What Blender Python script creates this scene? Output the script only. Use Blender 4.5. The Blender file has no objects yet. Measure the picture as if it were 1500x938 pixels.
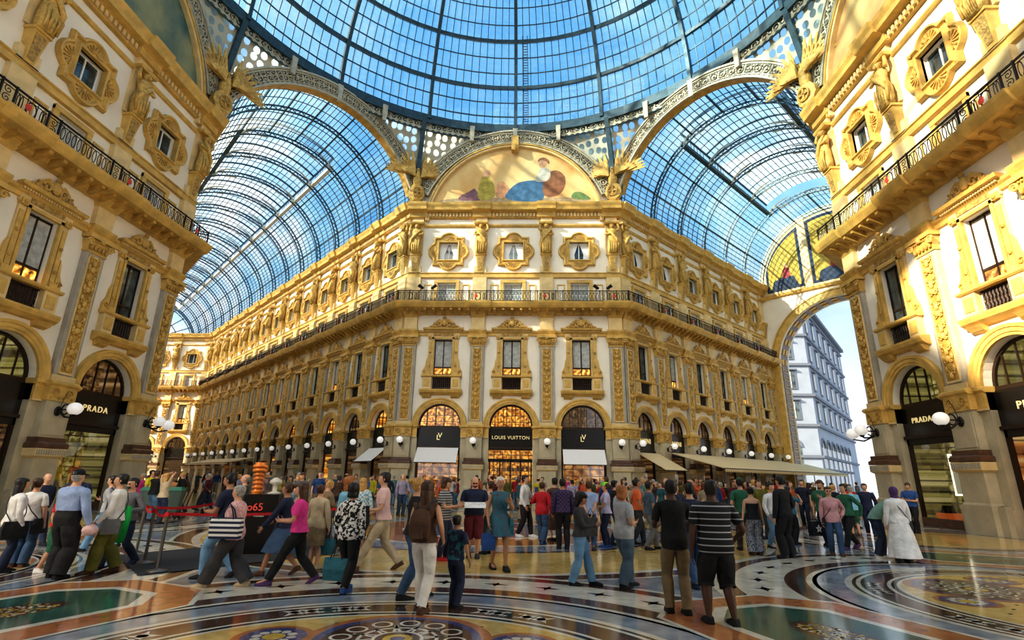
import bpy, math, random
from math import sin, cos, tan, pi, sqrt, atan2, radians
from mathutils import Vector, Matrix
random.seed(7)
COL = bpy.context.scene.collection

# ------------------------------------------------------------------ mesh builder
class MB:
    def __init__(s): s.v = []; s.f = []; s.m = []; s.uv = None; s.mats = []
    def mi(s, m):
        if m is None: return 0
        if m not in s.mats: s.mats.append(m)
        return s.mats.index(m)
    def add(s, vs, fs, m=None):
        b = len(s.v); k = s.mi(m)
        s.v += [tuple(p) for p in vs]
        for f in fs: s.f.append(tuple(b + i for i in f)); s.m.append(k)
    def box(s, x0, x1, y0, y1, z0, z1, m=None):
        s.add([(x0,y0,z0),(x1,y0,z0),(x1,y1,z0),(x0,y1,z0),(x0,y0,z1),(x1,y0,z1),(x1,y1,z1),(x0,y1,z1)],
              [(0,3,2,1),(4,5,6,7),(0,1,5,4),(1,2,6,5),(2,3,7,6),(3,0,4,7)], m)
    def taper(s, a, b, z0, z1, m=None):   # a,b = (x0,x1,y0,y1) bottom/top
        s.add([(a[0],a[2],z0),(a[1],a[2],z0),(a[1],a[3],z0),(a[0],a[3],z0),(b[0],b[2],z1),(b[1],b[2],z1),(b[1],b[3],z1),(b[0],b[3],z1)],
              [(0,3,2,1),(4,5,6,7),(0,1,5,4),(1,2,6,5),(2,3,7,6),(3,0,4,7)], m)
    def loft(s, rings, m=None, cap=True, closed=False):
        n = len(rings[0]); fs = []
        L = len(rings)
        for i in range(L if closed else L-1):
            a = i*n; b = ((i+1) % L)*n
            for j in range(n):
                k = (j+1) % n
                fs.append((a+j, a+k, b+k, b+j))
        if cap and not closed:
            fs.append(tuple(range(n-1,-1,-1))); fs.append(tuple((L-1)*n+j for j in range(n)))
        s.add([p for r in rings for p in r], fs, m)
    def strip(s, A, B, m=None):           # open quad strip between two polylines
        n = len(A); s.add(list(A)+list(B), [(i, i+1, n+i+1, n+i) for i in range(n-1)], m)
    def tube(s, path, r, n=6, m=None, closed=False, cap=True):
        P = [Vector(p) for p in path]; L = len(P); rings = []; up = None
        for i in range(L):
            if closed: t = P[(i+1) % L]-P[i-1]
            else: t = P[min(i+1,L-1)]-P[max(i-1,0)]
            if t.length < 1e-9: t = Vector((0,0,1))
            t.normalize()
            if up is None:
                up = Vector((0,0,1)) if abs(t.z) < .9 else Vector((0,1,0))
            a = t.cross(up)
            if a.length < 1e-6: a = t.cross(Vector((1,0,0)))
            a.normalize(); b = a.cross(t); up = b
            rr = r[i] if isinstance(r, (list, tuple)) else r
            rings.append([P[i] + a*(rr*cos(2*pi*j/n)) + b*(rr*sin(2*pi*j/n)) for j in range(n)])
        s.loft(rings, m, cap, closed)
    def bar(s, p, q, w, d, m=None, up=(0,0,1)):   # rectangular bar
        p = Vector(p); q = Vector(q); t = (q-p).normalized(); u = Vector(up)
        a = t.cross(u)
        if a.length < 1e-5: a = t.cross(Vector((0,1,0)))
        a.normalize(); b = a.cross(t)
        R = []
        for c in (p, q): R.append([c-a*w/2-b*d/2, c+a*w/2-b*d/2, c+a*w/2+b*d/2, c-a*w/2+b*d/2])
        s.loft(R, m)
    def ribbon(s, pts, ups, w, d, m=None, closed=False):  # rectangular section along path, ups = outward normal at each pt
        P = [Vector(p) for p in pts]; L = len(P); R = []
        for i in range(L):
            t = (P[(i+1) % L]-P[i-1]) if closed else (P[min(i+1,L-1)]-P[max(i-1,0)])
            t.normalize(); b = Vector(ups[i]).normalized(); a = t.cross(b).normalized()
            R.append([P[i]-a*w/2-b*d/2, P[i]+a*w/2-b*d/2, P[i]+a*w/2+b*d/2, P[i]-a*w/2+b*d/2])
        s.loft(R, m, True, closed)
    def lathe(s, prof, n=12, c=(0,0,0), m=None):
        s.loft([[(c[0]+r*cos(2*pi*j/n), c[1]+r*sin(2*pi*j/n), c[2]+z) for j in range(n)] for r, z in prof], m)
    def ell(s, c, r, m=None, n=10, k=6, M=None):
        c = Vector(c); rings = []
        for i in range(1, k):
            a = pi*i/k
            rings.append([(r[0]*sin(a)*cos(2*pi*j/n), r[1]*sin(a)*sin(2*pi*j/n), -r[2]*cos(a)) for j in range(n)])
        vs = [p for R in rings for p in R] + [(0,0,-r[2]), (0,0,r[2])]
        if M is not None: vs = [M @ Vector(p) for p in vs]
        vs = [c+Vector(p) for p in vs]
        fs = []
        for i in range(k-2):
            for j in range(n):
                q = (j+1) % n; fs.append((i*n+j, i*n+q, (i+1)*n+q, (i+1)*n+j))
        B = (k-1)*n
        for j in range(n):
            q = (j+1) % n; fs.append((B, q, j)); fs.append((B+1, (k-2)*n+j, (k-2)*n+q))
        s.add(vs, fs, m)
    def poly(s, pts, m=None): s.add(pts, [tuple(range(len(pts)))], m)
    def prism(s, pts, off, m=None):       # closed polygon extruded by vector
        n = len(pts); P = [Vector(p) for p in pts]; o = Vector(off)
        s.add(P+[p+o for p in P], [tuple(range(n-1,-1,-1)), tuple(range(n, 2*n))] + [(i, (i+1) % n, n+(i+1) % n, n+i) for i in range(n)], m)
    def mesh(s, name, smooth=False):
        me = bpy.data.meshes.new(name); me.from_pydata(s.v, [], s.f)
        for m in (s.mats or []): me.materials.append(m)
        if s.mats: me.polygons.foreach_set('material_index', s.m)
        if smooth: me.polygons.foreach_set('use_smooth', [True]*len(me.polygons))
        me.update(); return me
    def build(s, name, mat=None, parent=None, smooth=False, loc=None):
        me = s.mesh(name, smooth)
        if not s.mats and mat is not None: me.materials.append(mat)
        o = bpy.data.objects.new(name, me); COL.objects.link(o)
        if parent is not None: o.parent = parent
        if loc is not None: o.location = loc
        return o

def tag(o, label=None, cat=None, group=None, kind=None):
    if label: o['label'] = label
    if cat: o['category'] = cat
    if group: o['group'] = group
    if kind: o['kind'] = kind
    return o
def empty(name, loc=(0,0,0), rz=0, label=None, cat=None, group=None, kind=None):
    o = bpy.data.objects.new(name, None); COL.objects.link(o); o.location = loc; o.rotation_euler = (0,0,rz)
    o.empty_display_size = .2
    return tag(o, label, cat, group, kind)
KIDS = {}
def copy_tree(o, parent=None, kids=None):
    c = o.copy(); COL.objects.link(c)
    if parent is not None: c.parent = parent
    for ch in (kids if kids is not None else KIDS.get(o.name, None) or [x for x in o.children]): copy_tree(ch, c)
    return c

# ------------------------------------------------------------------ materials
def nmat(name):
    m = bpy.data.materials.new(name); m.use_nodes = True; nt = m.node_tree
    b = nt.nodes['Principled BSDF']; return m, nt, b
def N(nt, t, **kw):
    n = nt.nodes.new(t)
    for k, v in kw.items():
        if k.startswith('i_'):
            key = k[2:]; key = int(key) if key.isdigit() else key.replace('_', ' ')
            n.inputs[key].default_value = v
        else: setattr(n, k, v)
    return n
def mat(name, col, rough=.6, metal=0, emit=None, es=0, var=0, vs=3, bump=0, bs=20, col2=None, spec=None, coat=0):
    m, nt, b = nmat(name); L = nt.links
    b.inputs['Base Color'].default_value = (*col, 1); b.inputs['Roughness'].default_value = rough; b.inputs['Metallic'].default_value = metal
    if spec is not None: b.inputs['Specular IOR Level'].default_value = spec
    if coat: b.inputs['Coat Weight'].default_value = coat
    if emit: b.inputs['Emission Color'].default_value = (*emit, 1); b.inputs['Emission Strength'].default_value = es
    tc = None
    if var or col2 or bump:
        tc = N(nt, 'ShaderNodeTexCoord')
    if var or col2:
        no = N(nt, 'ShaderNodeTexNoise', i_Scale=vs, i_Detail=4.0); L.new(tc.outputs['Object'], no.inputs['Vector'])
        mx = N(nt, 'ShaderNodeMix', data_type='RGBA')
        c2 = col2 or tuple(min(1, c*(1+var)) for c in col); c1 = col if col2 else tuple(c*(1-var) for c in col)
        mx.inputs[6].default_value = (*c1, 1); mx.inputs[7].default_value = (*c2, 1)
        rm = N(nt, 'ShaderNodeMapRange', i_1=.35, i_2=.65); L.new(no.outputs[0], rm.inputs[0]); L.new(rm.outputs[0], mx.inputs[0])
        L.new(mx.outputs[2], b.inputs['Base Color'])
    if bump:
        n2 = N(nt, 'ShaderNodeTexNoise', i_Scale=bs, i_Detail=3.0); L.new(tc.outputs['Object'], n2.inputs['Vector'])
        bp = N(nt, 'ShaderNodeBump', i_Strength=bump, i_Distance=.05); L.new(n2.outputs[0], bp.inputs['Height']); L.new(bp.outputs[0], b.inputs['Normal'])
    return m
M = {}
M['plaster'] = mat('plaster', (.87,.80,.69), .7, var=.05, vs=.6)
M['gold'] = mat('ochre_stone', (.63,.41,.12), .55, var=.16, vs=2.2, bump=.25, bs=14)
M['gold2'] = mat('ochre_stone_deep', (.50,.30,.075), .55, var=.2, vs=3, bump=.3, bs=18)
M['relief'] = mat('ochre_relief', (.44,.28,.09), .6, var=.35, vs=9, bump=.9, bs=11)
M['cream'] = mat('cream_stone', (.73,.55,.28), .55, var=.1, vs=2, bump=.15, bs=10)
M['stone'] = mat('grey_beige_stone', (.50,.43,.30), .45, var=.12, vs=1.6, bump=.1, bs=8)
M['greyborder'] = mat('grey_marble_border', (.42,.38,.32), .5, var=.1)
M['brown'] = mat('brown_marble', (.13,.065,.04), .3, var=.25, vs=4)
M['iron'] = mat('black_iron', (.035,.028,.026), .4, .6)
M['steel'] = mat('blue_grey_steel', (.045,.085,.11), .45, .3, var=.2)
M['steel_light'] = mat('pale_grey_steel', (.46,.43,.34), .5, .1, var=.15)
M['dark'] = mat('black_signboard', (.012,.010,.009), .25)
M['bronze'] = mat('dark_bronze_frame', (.05,.03,.02), .35, .5)
M['white'] = mat('white_cloth', (.88,.87,.87), .7)
M['globe'] = mat('opal_glass_globe', (.85,.84,.82), .25, emit=(1,.95,.9), es=.25)
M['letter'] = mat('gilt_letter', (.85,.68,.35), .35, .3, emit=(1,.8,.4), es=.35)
M['statue'] = mat('ochre_statue_stone', (.58,.38,.11), .6, var=.25, vs=5, bump=.5, bs=16)
M['awn_beige'] = mat('beige_awning_cloth', (.62,.52,.33), .7, var=.08)
M['curtain'] = mat('pale_curtain', (.45,.46,.45), .8, var=.2, vs=4)
M['red_medal'] = mat('red_enamel', (.6,.06,.04), .4)

def awn(name, c):
    m = bpy.data.materials.new(name); m.use_nodes = True; nt = m.node_tree; b = nt.nodes['Principled BSDF']; b.inputs['Base Color'].default_value = (*c, 1); b.inputs['Roughness'].default_value = .8
    t = N(nt, 'ShaderNodeBsdfTranslucent'); t.inputs[0].default_value = (*c, 1); x = N(nt, 'ShaderNodeMixShader', i_0=.2); nt.links.new(b.outputs[0], x.inputs[1]); nt.links.new(t.outputs[0], x.inputs[2]); nt.links.new(x.outputs[0], nt.nodes['Material Output'].inputs[0]); return m
M['awn_beige'] = awn('beige_awning_canvas', (.88,.72,.46)); M['awn_white'] = awn('white_awning_canvas', (.95,.93,.93))
def glassy(name, tint, trans=.75, rough=.03, white=.15, blotch=.5, pane=(1,1,1), mid=(1,1,1)):
    m = bpy.data.materials.new(name); m.use_nodes = True; nt = m.node_tree; nt.nodes.clear(); L = nt.links
    out = N(nt, 'ShaderNodeOutputMaterial'); tc = N(nt, 'ShaderNodeTexCoord')
    no = N(nt, 'ShaderNodeTexNoise', i_Scale=.22, i_Detail=5.0); L.new(tc.outputs['Object'], no.inputs['Vector'])
    n2 = N(nt, 'ShaderNodeTexNoise', i_Scale=3.5, i_Detail=3.0); L.new(tc.outputs['Object'], n2.inputs['Vector'])
    ad = N(nt, 'ShaderNodeMath', operation='ADD'); L.new(no.outputs[0], ad.inputs[0])
    sc = N(nt, 'ShaderNodeMath', operation='MULTIPLY', i_1=.25); L.new(n2.outputs[0], sc.inputs[0]); L.new(sc.outputs[0], ad.inputs[1])
    rm = N(nt, 'ShaderNodeMapRange', i_1=.50, i_2=.78); L.new(ad.outputs[0], rm.inputs[0])
    cr = N(nt, 'ShaderNodeMix', data_type='RGBA'); cr.inputs[6].default_value = (*tint, 1); cr.inputs[7].default_value = (*mid, 1)
    L.new(rm.outputs[0], cr.inputs[0])
    tr = N(nt, 'ShaderNodeBsdfTransparent'); L.new(cr.outputs[2], tr.inputs[0])
    tl = N(nt, 'ShaderNodeBsdfTranslucent'); L.new(cr.outputs[2], tl.inputs[0])
    gl = N(nt, 'ShaderNodeBsdfGlossy', i_Roughness=rough)
    m1 = N(nt, 'ShaderNodeMixShader', i_0=white); L.new(tr.outputs[0], m1.inputs[1]); L.new(tl.outputs[0], m1.inputs[2])
    m2 = N(nt, 'ShaderNodeMixShader', i_0=.04); L.new(m1.outputs[0], m2.inputs[1]); L.new(gl.outputs[0], m2.inputs[2])
    L.new(m2.outputs[0], out.inputs[0]); return m
M['roofglass'] = glassy('blue_roof_glass', (.62,.84,1.0), white=.12, mid=(.95,.98,1.0))
M['vaultglass'] = glassy('vault_roof_glass', (.55,.78,.97), white=.15, mid=(1.0,1.0,1.0))

M['sunlit_milkglass'] = glassy('sunlit_milky_glass', (.70,.85,.97), white=.35, mid=(1.0,1.0,.97))  # milkier copy of the roof glass, whitened so its panes look sunlit
def window_glass():
    m, nt, b = nmat('window_pane'); L = nt.links
    b.inputs['Roughness'].default_value = .04; b.inputs['Specular IOR Level'].default_value = 1.0
    tc = N(nt, 'ShaderNodeTexCoord'); no = N(nt, 'ShaderNodeTexNoise', i_Scale=1.3, i_Detail=2.0); L.new(tc.outputs['Object'], no.inputs['Vector'])
    r = N(nt, 'ShaderNodeValToRGB'); e = r.color_ramp.elements
    e[0].position = .35; e[0].color = (.02,.03,.04,1); e[1].position = .7; e[1].color = (.12,.16,.16,1); L.new(no.outputs[0], r.inputs[0]); L.new(r.outputs[0], b.inputs['Base Color'])
    return m
M['pane'] = window_glass()
def clear_glass():
    m = bpy.data.materials.new('shop_glass'); m.use_nodes = True; nt = m.node_tree; nt.nodes.clear(); L = nt.links
    out = N(nt, 'ShaderNodeOutputMaterial'); tr = N(nt, 'ShaderNodeBsdfTransparent'); tr.inputs[0].default_value = (.9,.88,.84,1)
    gl = N(nt, 'ShaderNodeBsdfGlossy', i_Roughness=.02); m2 = N(nt, 'ShaderNodeMixShader', i_0=.12)
    L.new(tr.outputs[0], m2.inputs[1]); L.new(gl.outputs[0], m2.inputs[2]); L.new(m2.outputs[0], out.inputs[0]); return m
M['shopglass'] = clear_glass()
def display(name, c1, c2, c3, es, sx=3.0, sz=2.2, dark=(.02,.01,.005)):
    """lit goods on shelves seen inside a shop"""
    m, nt, b = nmat(name); L = nt.links
    tc = N(nt, 'ShaderNodeTexCoord'); sp_ = N(nt, 'ShaderNodeSeparateXYZ'); L.new(tc.outputs['Object'], sp_.inputs[0]); cb = N(nt, 'ShaderNodeCombineXYZ'); L.new(sp_.outputs[0], cb.inputs[0]); L.new(sp_.outputs[2], cb.inputs[1])
    no = N(nt, 'ShaderNodeTexNoise', i_Scale=sx*1.6, i_Detail=3.0); L.new(cb.outputs[0], no.inputs['Vector'])
    r = N(nt, 'ShaderNodeValToRGB'); e = r.color_ramp.elements
    e[0].position = .30; e[0].color = (*dark, 1); e[1].position = .68; e[1].color = (*c3, 1)
    a = e.new(.44); a.color = (*c1, 1); a = e.new(.54); a.color = (*c2, 1)
    L.new(no.outputs[0], r.inputs[0])
    br = N(nt, 'ShaderNodeTexBrick', i_Scale=1.0); br.offset = 0; br.inputs['Brick Width'].default_value = .62; br.inputs['Row Height'].default_value = .46; br.inputs['Mortar Size'].default_value = .035
    br.inputs['Color1'].default_value = (1,1,1,1); br.inputs['Color2'].default_value = (.45,.4,.35,1); br.inputs['Mortar'].default_value = (.04,.02,.01,1); L.new(cb.outputs[0], br.inputs['Vector'])
    mx = N(nt, 'ShaderNodeMix', data_type='RGBA', blend_type='MULTIPLY'); mx.inputs[0].default_value = .9
    L.new(r.outputs[0], mx.inputs[6]); L.new(br.outputs['Color'], mx.inputs[7])
    b.inputs['Base Color'].default_value = (.05,.03,.02,1); L.new(mx.outputs[2], b.inputs['Emission Color']); b.inputs['Emission Strength'].default_value = es
    return m
M['shop_warm'] = display('warm_lit_shelves', (.40,.13,.01), (.90,.42,.05), (1,.72,.25), 1.3)
M['shop_dim'] = display('dim_shop_interior', (.10,.05,.02), (.35,.18,.06), (.75,.50,.25), .4)
M['shop_green'] = display('yellow_green_interior', (.18,.17,.05), (.42,.40,.12), (.80,.72,.40), .55, 2.5, .8)
M['shop_window'] = display('shop_window_display', (.40,.12,.02), (.85,.40,.10), (1,.80,.45), .8, 1.6, 1.3)

# ornamental ironwork surfaces (web of cast metal over pale glass)
def lattice(name, scale, web, hole, thr=.33, ring=True, metal=.1):
    m, nt, b = nmat(name); L = nt.links
    uv = N(nt, 'ShaderNodeUVMap'); vo = N(nt, 'ShaderNodeTexVoronoi', i_Scale=scale, i_Randomness=.0 if ring else .35); L.new(uv.outputs[0], vo.inputs['Vector'])
    vo.voronoi_dimensions = '2D'
    lt = N(nt, 'ShaderNodeMath', operation='LESS_THAN', i_1=thr); L.new(vo.outputs['Distance'], lt.inputs[0])
    if ring:
        g2 = N(nt, 'ShaderNodeMath', operation='GREATER_THAN', i_1=thr*.42); L.new(vo.outputs['Distance'], g2.inputs[0])
        mu = N(nt, 'ShaderNodeMath', operation='MULTIPLY'); L.new(lt.outputs[0], mu.inputs[0]); L.new(g2.outputs[0], mu.inputs[1]); src = mu
    else: src = lt
    mx = N(nt, 'ShaderNodeMix', data_type='RGBA'); mx.inputs[6].default_value = (*web, 1); mx.inputs[7].default_value = (*hole, 1)
    L.new(src.outputs[0], mx.inputs[0]); L.new(mx.outputs[2], b.inputs['Base Color'])
    b.inputs['Roughness'].default_value = .5; b.inputs['Metallic'].default_value = metal
    bp = N(nt, 'ShaderNodeBump', i_Strength=.6, i_Distance=.05); bp.invert = True; L.new(src.outputs[0], bp.inputs['Height']); L.new(bp.outputs[0], b.inputs['Normal'])
    return m, nt, b, src
M['arch_lattice'], *_ = lattice('cast_iron_scrollwork', 2.6, (.58,.50,.33), (.05,.06,.06), .40)
M['frieze_lattice'], *_ = lattice('scroll_frieze', 2.2, (.50,.45,.32), (.04,.07,.08), .38)
_m, _nt, _b, _src = lattice('spandrel_grille', 1.5, (.52,.50,.40), (.55,.75,.85), .36, ring=False)
_t = N(_nt, 'ShaderNodeBsdfTransparent'); _t.inputs[0].default_value = (.75,.9,1,1)
_tl = N(_nt, 'ShaderNodeBsdfTranslucent'); _tl.inputs[0].default_value = (.8,.9,.95,1)
_mm = N(_nt, 'ShaderNodeMixShader', i_0=.5); _nt.links.new(_t.outputs[0], _mm.inputs[1]); _nt.links.new(_tl.outputs[0], _mm.inputs[2])
_ms = N(_nt, 'ShaderNodeMixShader'); _nt.links.new(_src.outputs[0], _ms.inputs[0]); _nt.links.new(_b.outputs[0], _ms.inputs[1]); _nt.links.new(_mm.outputs[0], _ms.inputs[2])
_nt.links.new(_ms.outputs[0], [n for n in _nt.nodes if n.type == 'OUTPUT_MATERIAL'][0].inputs[0])
M['spandrel'] = _m

def uvgrid(o, uvs):      # uvs per vertex
    me = o.data; l = me.uv_layers.new(name='UVMap')
    for lp in me.loops: l.data[lp.index].uv = uvs[lp.vertex_index]
# ================================================================== FACADES
# local frame of every facade: x along the wall, y = -(distance in front of the wall), z up
def prof(mb, pts, u0, u1, k0=0, k1=0, m=None):
    mb.loft([[(u0-k0*o, -o, z) for o, z in pts], [(u1+k1*o, -o, z) for o, z in pts]], m)
Z_IMP, Z_FRZ = 5.09, 4.33

def spiral(c, r, turns, sgn, n=22, y=0, a0=0, grow=.12):
    return [(c[0]+sgn*(r*(1-t/n*(1-grow)))*cos(a0+turns*2*pi*t/n), y, c[1]+(r*(1-t/n*(1-grow)))*sin(a0+turns*2*pi*t/n)) for t in range(n+1)]

P = {}   # prototype meshes
def pm(key, mb, smooth=False): P[key] = mb.mesh(key, smooth); return P[key]
def inst(key, name, parent, mat=None, loc=(0,0,0), sx=1):
    o = bpy.data.objects.new(name, P[key]); COL.objects.link(o); o.parent = parent; o.location = loc
    if sx != 1: o.scale = (sx, 1, 1)
    return o

# --- tall window with crested hood
def make_window_protos():
    m = MB()
    for s in (-1, 1):
        def bx(a, b, o, z0, z1, k='gold'): m.box(min(s*a, s*b), max(s*a, s*b), -o, .0, z0, z1, M[k])
        bx(.66, .80, .14, 8.62, 11.42); bx(.80, 1.10, .08, 8.62, 11.3, 'cream'); bx(.86, 1.04, .13, 8.9, 11.1)
        bx(.84, 1.12, .20, 11.3, 11.55); bx(.82, 1.16, .22, 8.62, 8.85)
        # side scroll flaring outward at the foot
        m.prism([(s*1.10,0,8.62),(s*1.42,0,8.62),(s*1.40,0,8.95),(s*1.24,0,9.25),(s*1.18,0,9.7),(s*1.10,0,9.9)], (0,-.13,0), M['gold'])
        m.tube(spiral((s*1.26, 8.86), .14, 1.2, s, 12, -.15), .035, 5, M['gold2'])
        for zz in (9.3, 10.3): m.ell((s*.95, -.15, zz), (.09,.05,.09), M['gold2'], 8, 4)
        m.ell((s*.98, -.22, 11.42), (.1,.05,.1), M['gold2'], 8, 4)
    m.box(-.80, .80, -.14, 0, 11.29, 11.42, M['gold'])
    m.box(-1.16, 1.16, -.12, 0, 11.42, 11.80, M['cream'])
    m.box(-.75, .75, -.15, 0, 11.50, 11.72, M['relief'])
    pm('w_surround', m)
    m = MB(); prof(m, [(0,11.78),(.2,11.80),(.25,11.9),(.42,11.95),(.46,12.08),(.1,12.12),(0,12.12)], -1.36, 1.36, 1*.3, 1*.3, M['gold'])
    for i in range(-11, 12): m.box(i*.115-.035, i*.115+.035, -.30, -.1, 11.84, 11.92, M['cream'])
    pm('w_hood', m)
    m = MB()
    m.ell((0,-.22,12.52), (.2,.12,.28), M['gold'], 10, 6); m.ell((0,-.24,12.86), (.13,.09,.13), M['gold2'], 8, 5)
    for s in (-1, 1):
        m.tube(spiral((s*.36, 12.42), .22, 1.3, s, 18, -.2, 0), [.075-.0025*i for i in range(19)], 6, M['gold'])
        m.tube(spiral((s*.78, 12.30), .16, 1.3, s, 16, -.2, 1.5), [.06-.0025*i for i in range(17)], 6, M['gold2'])
        m.tube([(s*.12,-.18,12.55),(s*.36,-.18,12.74),(s*.60,-.18,12.56),(s*.80,-.18,12.24),(s*1.15,-.18,12.22)], [.07,.07,.06,.05,.02], 6, M['gold'])
        for q in range(5): m.ell((s*(.22+.19*q), -.2, 12.22+.05*(q % 2)), (.1,.06,.08), M['gold2'], 7, 4)
    m.box(-1.0, 1.0, -.12, 0, 12.1, 12.2, M['gold'])
    pm('w_crest', m)
    m = MB()
    prof(m, [(0,8.46),(.28,8.46),(.34,8.52),(.34,8.6),(0,8.64)], -1.44, 1.44, 0, 0, M['gold'])
    for s in (-1, 1):
        m.box(min(s*.70,s*1.34), max(s*.70,s*1.34), -.24, 0, 7.62, 8.46, M['cream'])
        m.box(min(s*.82,s*1.22), max(s*.82,s*1.22), -.27, 0, 7.78, 8.32, M['gold'])
    prof(m, [(0,7.2),(.2,7.24),(.36,7.36),(.42,7.5),(.42,7.58),(0,7.62)], -1.5, 1.5, 0, 0, M['gold'])
    pm('w_sill', m)
    m = MB()
    for s in (-1, 1):
        m.loft([[(s*.72,-.02,6.98),(s*1.3,-.02,6.98),(s*1.3,0,6.98),(s*.72,0,6.98)],[(s*.72,-.2,7.05),(s*1.3,-.2,7.05),(s*1.3,0,7.05),(s*.72,0,7.05)],[(s*.68,-.36,7.24),(s*1.34,-.36,7.24),(s*1.34,0,7.24),(s*.68,0,7.24)]], M['gold'])
    pm('w_corbel', m)
    m = MB()   # guard grille
    m.box(-.66, .66, -.06, -.02, 8.38, 8.44, M['iron']); m.box(-.66, .66, -.06, -.02, 7.66, 7.72, M['iron'])
    m.box(-.66, .66, .06, .1, 7.62, 8.46, M['brown'])
    for i in range(9):
        x = -.6+i*.15
        m.tube([(x,-.04,7.7),(x,-.04,8.4)], .018, 4, M['iron'])
        if i < 8:
            m.tube([(x+.075+.055*cos(a*pi/4), -.04, 7.9+.13*sin(a*pi/4)) for a in range(8)], .014, 4, M['iron'], closed=True)
            m.tube([(x+.075+.055*cos(a*pi/4), -.04, 8.2+.13*sin(a*pi/4)) for a in range(8)], .014, 4, M['iron'], closed=True)
    pm('w_grille', m)
    m = MB()
    for x in (-.63, 0, .63): m.box(x-.035, x+.035, .2, .26, 8.46, 11.29, M['bronze'])
    for z in (8.5, 9.25, 11.22): m.box(-.66, .66, .2, .26, z-.04, z+.04, M['bronze'])
    pm('w_sash', m)
    m = MB(); m.box(-.64, .64, .24, .25, 8.46, 11.29, M['pane']); pm('w_pane', m)
    m = MB(); m.box(-.62, -.05, .215, .235, 9.3, 11.2, M['curtain']); m.box(.05, .62, .215, .235, 9.3, 11.2, M['curtain']); m.box(-.62, .62, .225, .238, 8.55, 9.2, M['shop_warm']); pm('w_blind', m)
    # --- square attic window in a lobed frame
    zc = 18.26
    def lobed(sq, cr, co, n=72):
        out = []
        for i in range(n):
            a = 2*pi*i/n; ca, sa = cos(a), sin(a)
            r = sq/max(abs(ca), abs(sa))
            for cx, cz in ((co,0),(-co,0),(0,co),(0,-co)):
                d = ca*cx+sa*cz; q = d*d-co*co+cr*cr
                if q > 0: r = max(r, d+sqrt(q))
            out.append(r)
        return out
    def ring(rs, o): n = len(rs); return [(rs[i]*cos(2*pi*i/n), -o, zc+rs[i]*sin(2*pi*i/n)) for i in range(n)]
    def sqr(h, n=72): return [h/max(abs(cos(2*pi*i/n)), abs(sin(2*pi*i/n))) for i in range(n)]
    m = MB()
    m.loft([ring(sqr(.72), -.1), ring(sqr(.72), .2), ring(sqr(.80), .22), ring(sqr(.86), .12), ring(lobed(.98,.58,.80), .10), ring(lobed(1.05,.64,.82), .22), ring(lobed(1.14,.70,.84), .22), ring(lobed(1.20,.74,.85), .02)], M['gold'], cap=False)
    for k in range(4):
        a = k*pi/2; c, s = cos(a), sin(a)
        for q in range(7):
            b = a-pi/2+pi*(q+.5)/7
            m.bar((.88*c+.1*cos(b), -.13, zc+.88*s+.1*sin(b)), (.88*c+.44*cos(b), -.13, zc+.88*s+.44*sin(b)), .06, .06, M['gold2'], up=(0,1,0))
        m.ell((1.02*c-1.02*s, -.2, zc+1.02*s+1.02*c), (.1,.05,.1), M['gold2'], 8, 4)
    pm('s_frame', m)
    m = MB()
    for x in (-.69, 0, .69): m.box(x-.035, x+.035, .22, .28, 17.52, 19.0, M['white'])
    for z in (17.55, 18.98): m.box(-.72, .72, .22, .28, z-.04, z+.04, M['white'])
    pm('s_sash', m)
    m = MB(); m.box(-.7, .7, .26, .27, 17.5, 19.02, M['pane']); pm('s_pane', m)
    m = MB()
    for s in (-1, 1):
        m.prism([(s*.04,.2,19.0),(s*.68,.2,19.0),(s*.68,.2,17.55),(s*.30,.2,17.55),(s*.34,.2,18.1)], (0,.03,0), M['white'])
    pm('s_curtain', m)
    # --- balcony door
    m = MB()
    for s in (-1, 1):
        m.box(min(s*.70,s*.95), max(s*.70,s*.95), -.12, 0, 13.88, 15.85, M['gold'])
        for a, b, z0, z1 in ((1.12,1.72,15.5,15.58),(1.12,1.72,14.2,14.28),(1.12,1.2,14.28,15.5),(1.64,1.72,14.28,15.5)):
            m.box(min(s*a,s*b), max(s*a,s*b), -.06, 0, z0, z1, M['gold'])
    m.box(-.95, .95, -.14, 0, 15.68, 15.9, M['gold'])
    pm('d_frame', m)
    m = MB(); m.box(-.7, .7, .24, .25, 13.9, 15.7, M['pane']); m.box(-.03, .03, .2, .24, 13.9, 15.68, M['white'])
    for s in (-1, 1): m.box(min(s*.62,s*.7), max(s*.62,s*.7), .2, .24, 13.9, 15.68, M['white'])
    m.box(-.7, .7, .2, .24, 15.6, 15.68, M['white']); m.box(-.7, .7, .2, .24, 14.75, 14.8, M['white'])
    m.box(-.6, -.06, .215, .235, 13.9, 15.6, M['curtain']); m.box(.06, .6, .215, .235, 13.9, 15.6, M['curtain'])
    pm('d_leaf', m)
make_window_protos()

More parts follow.
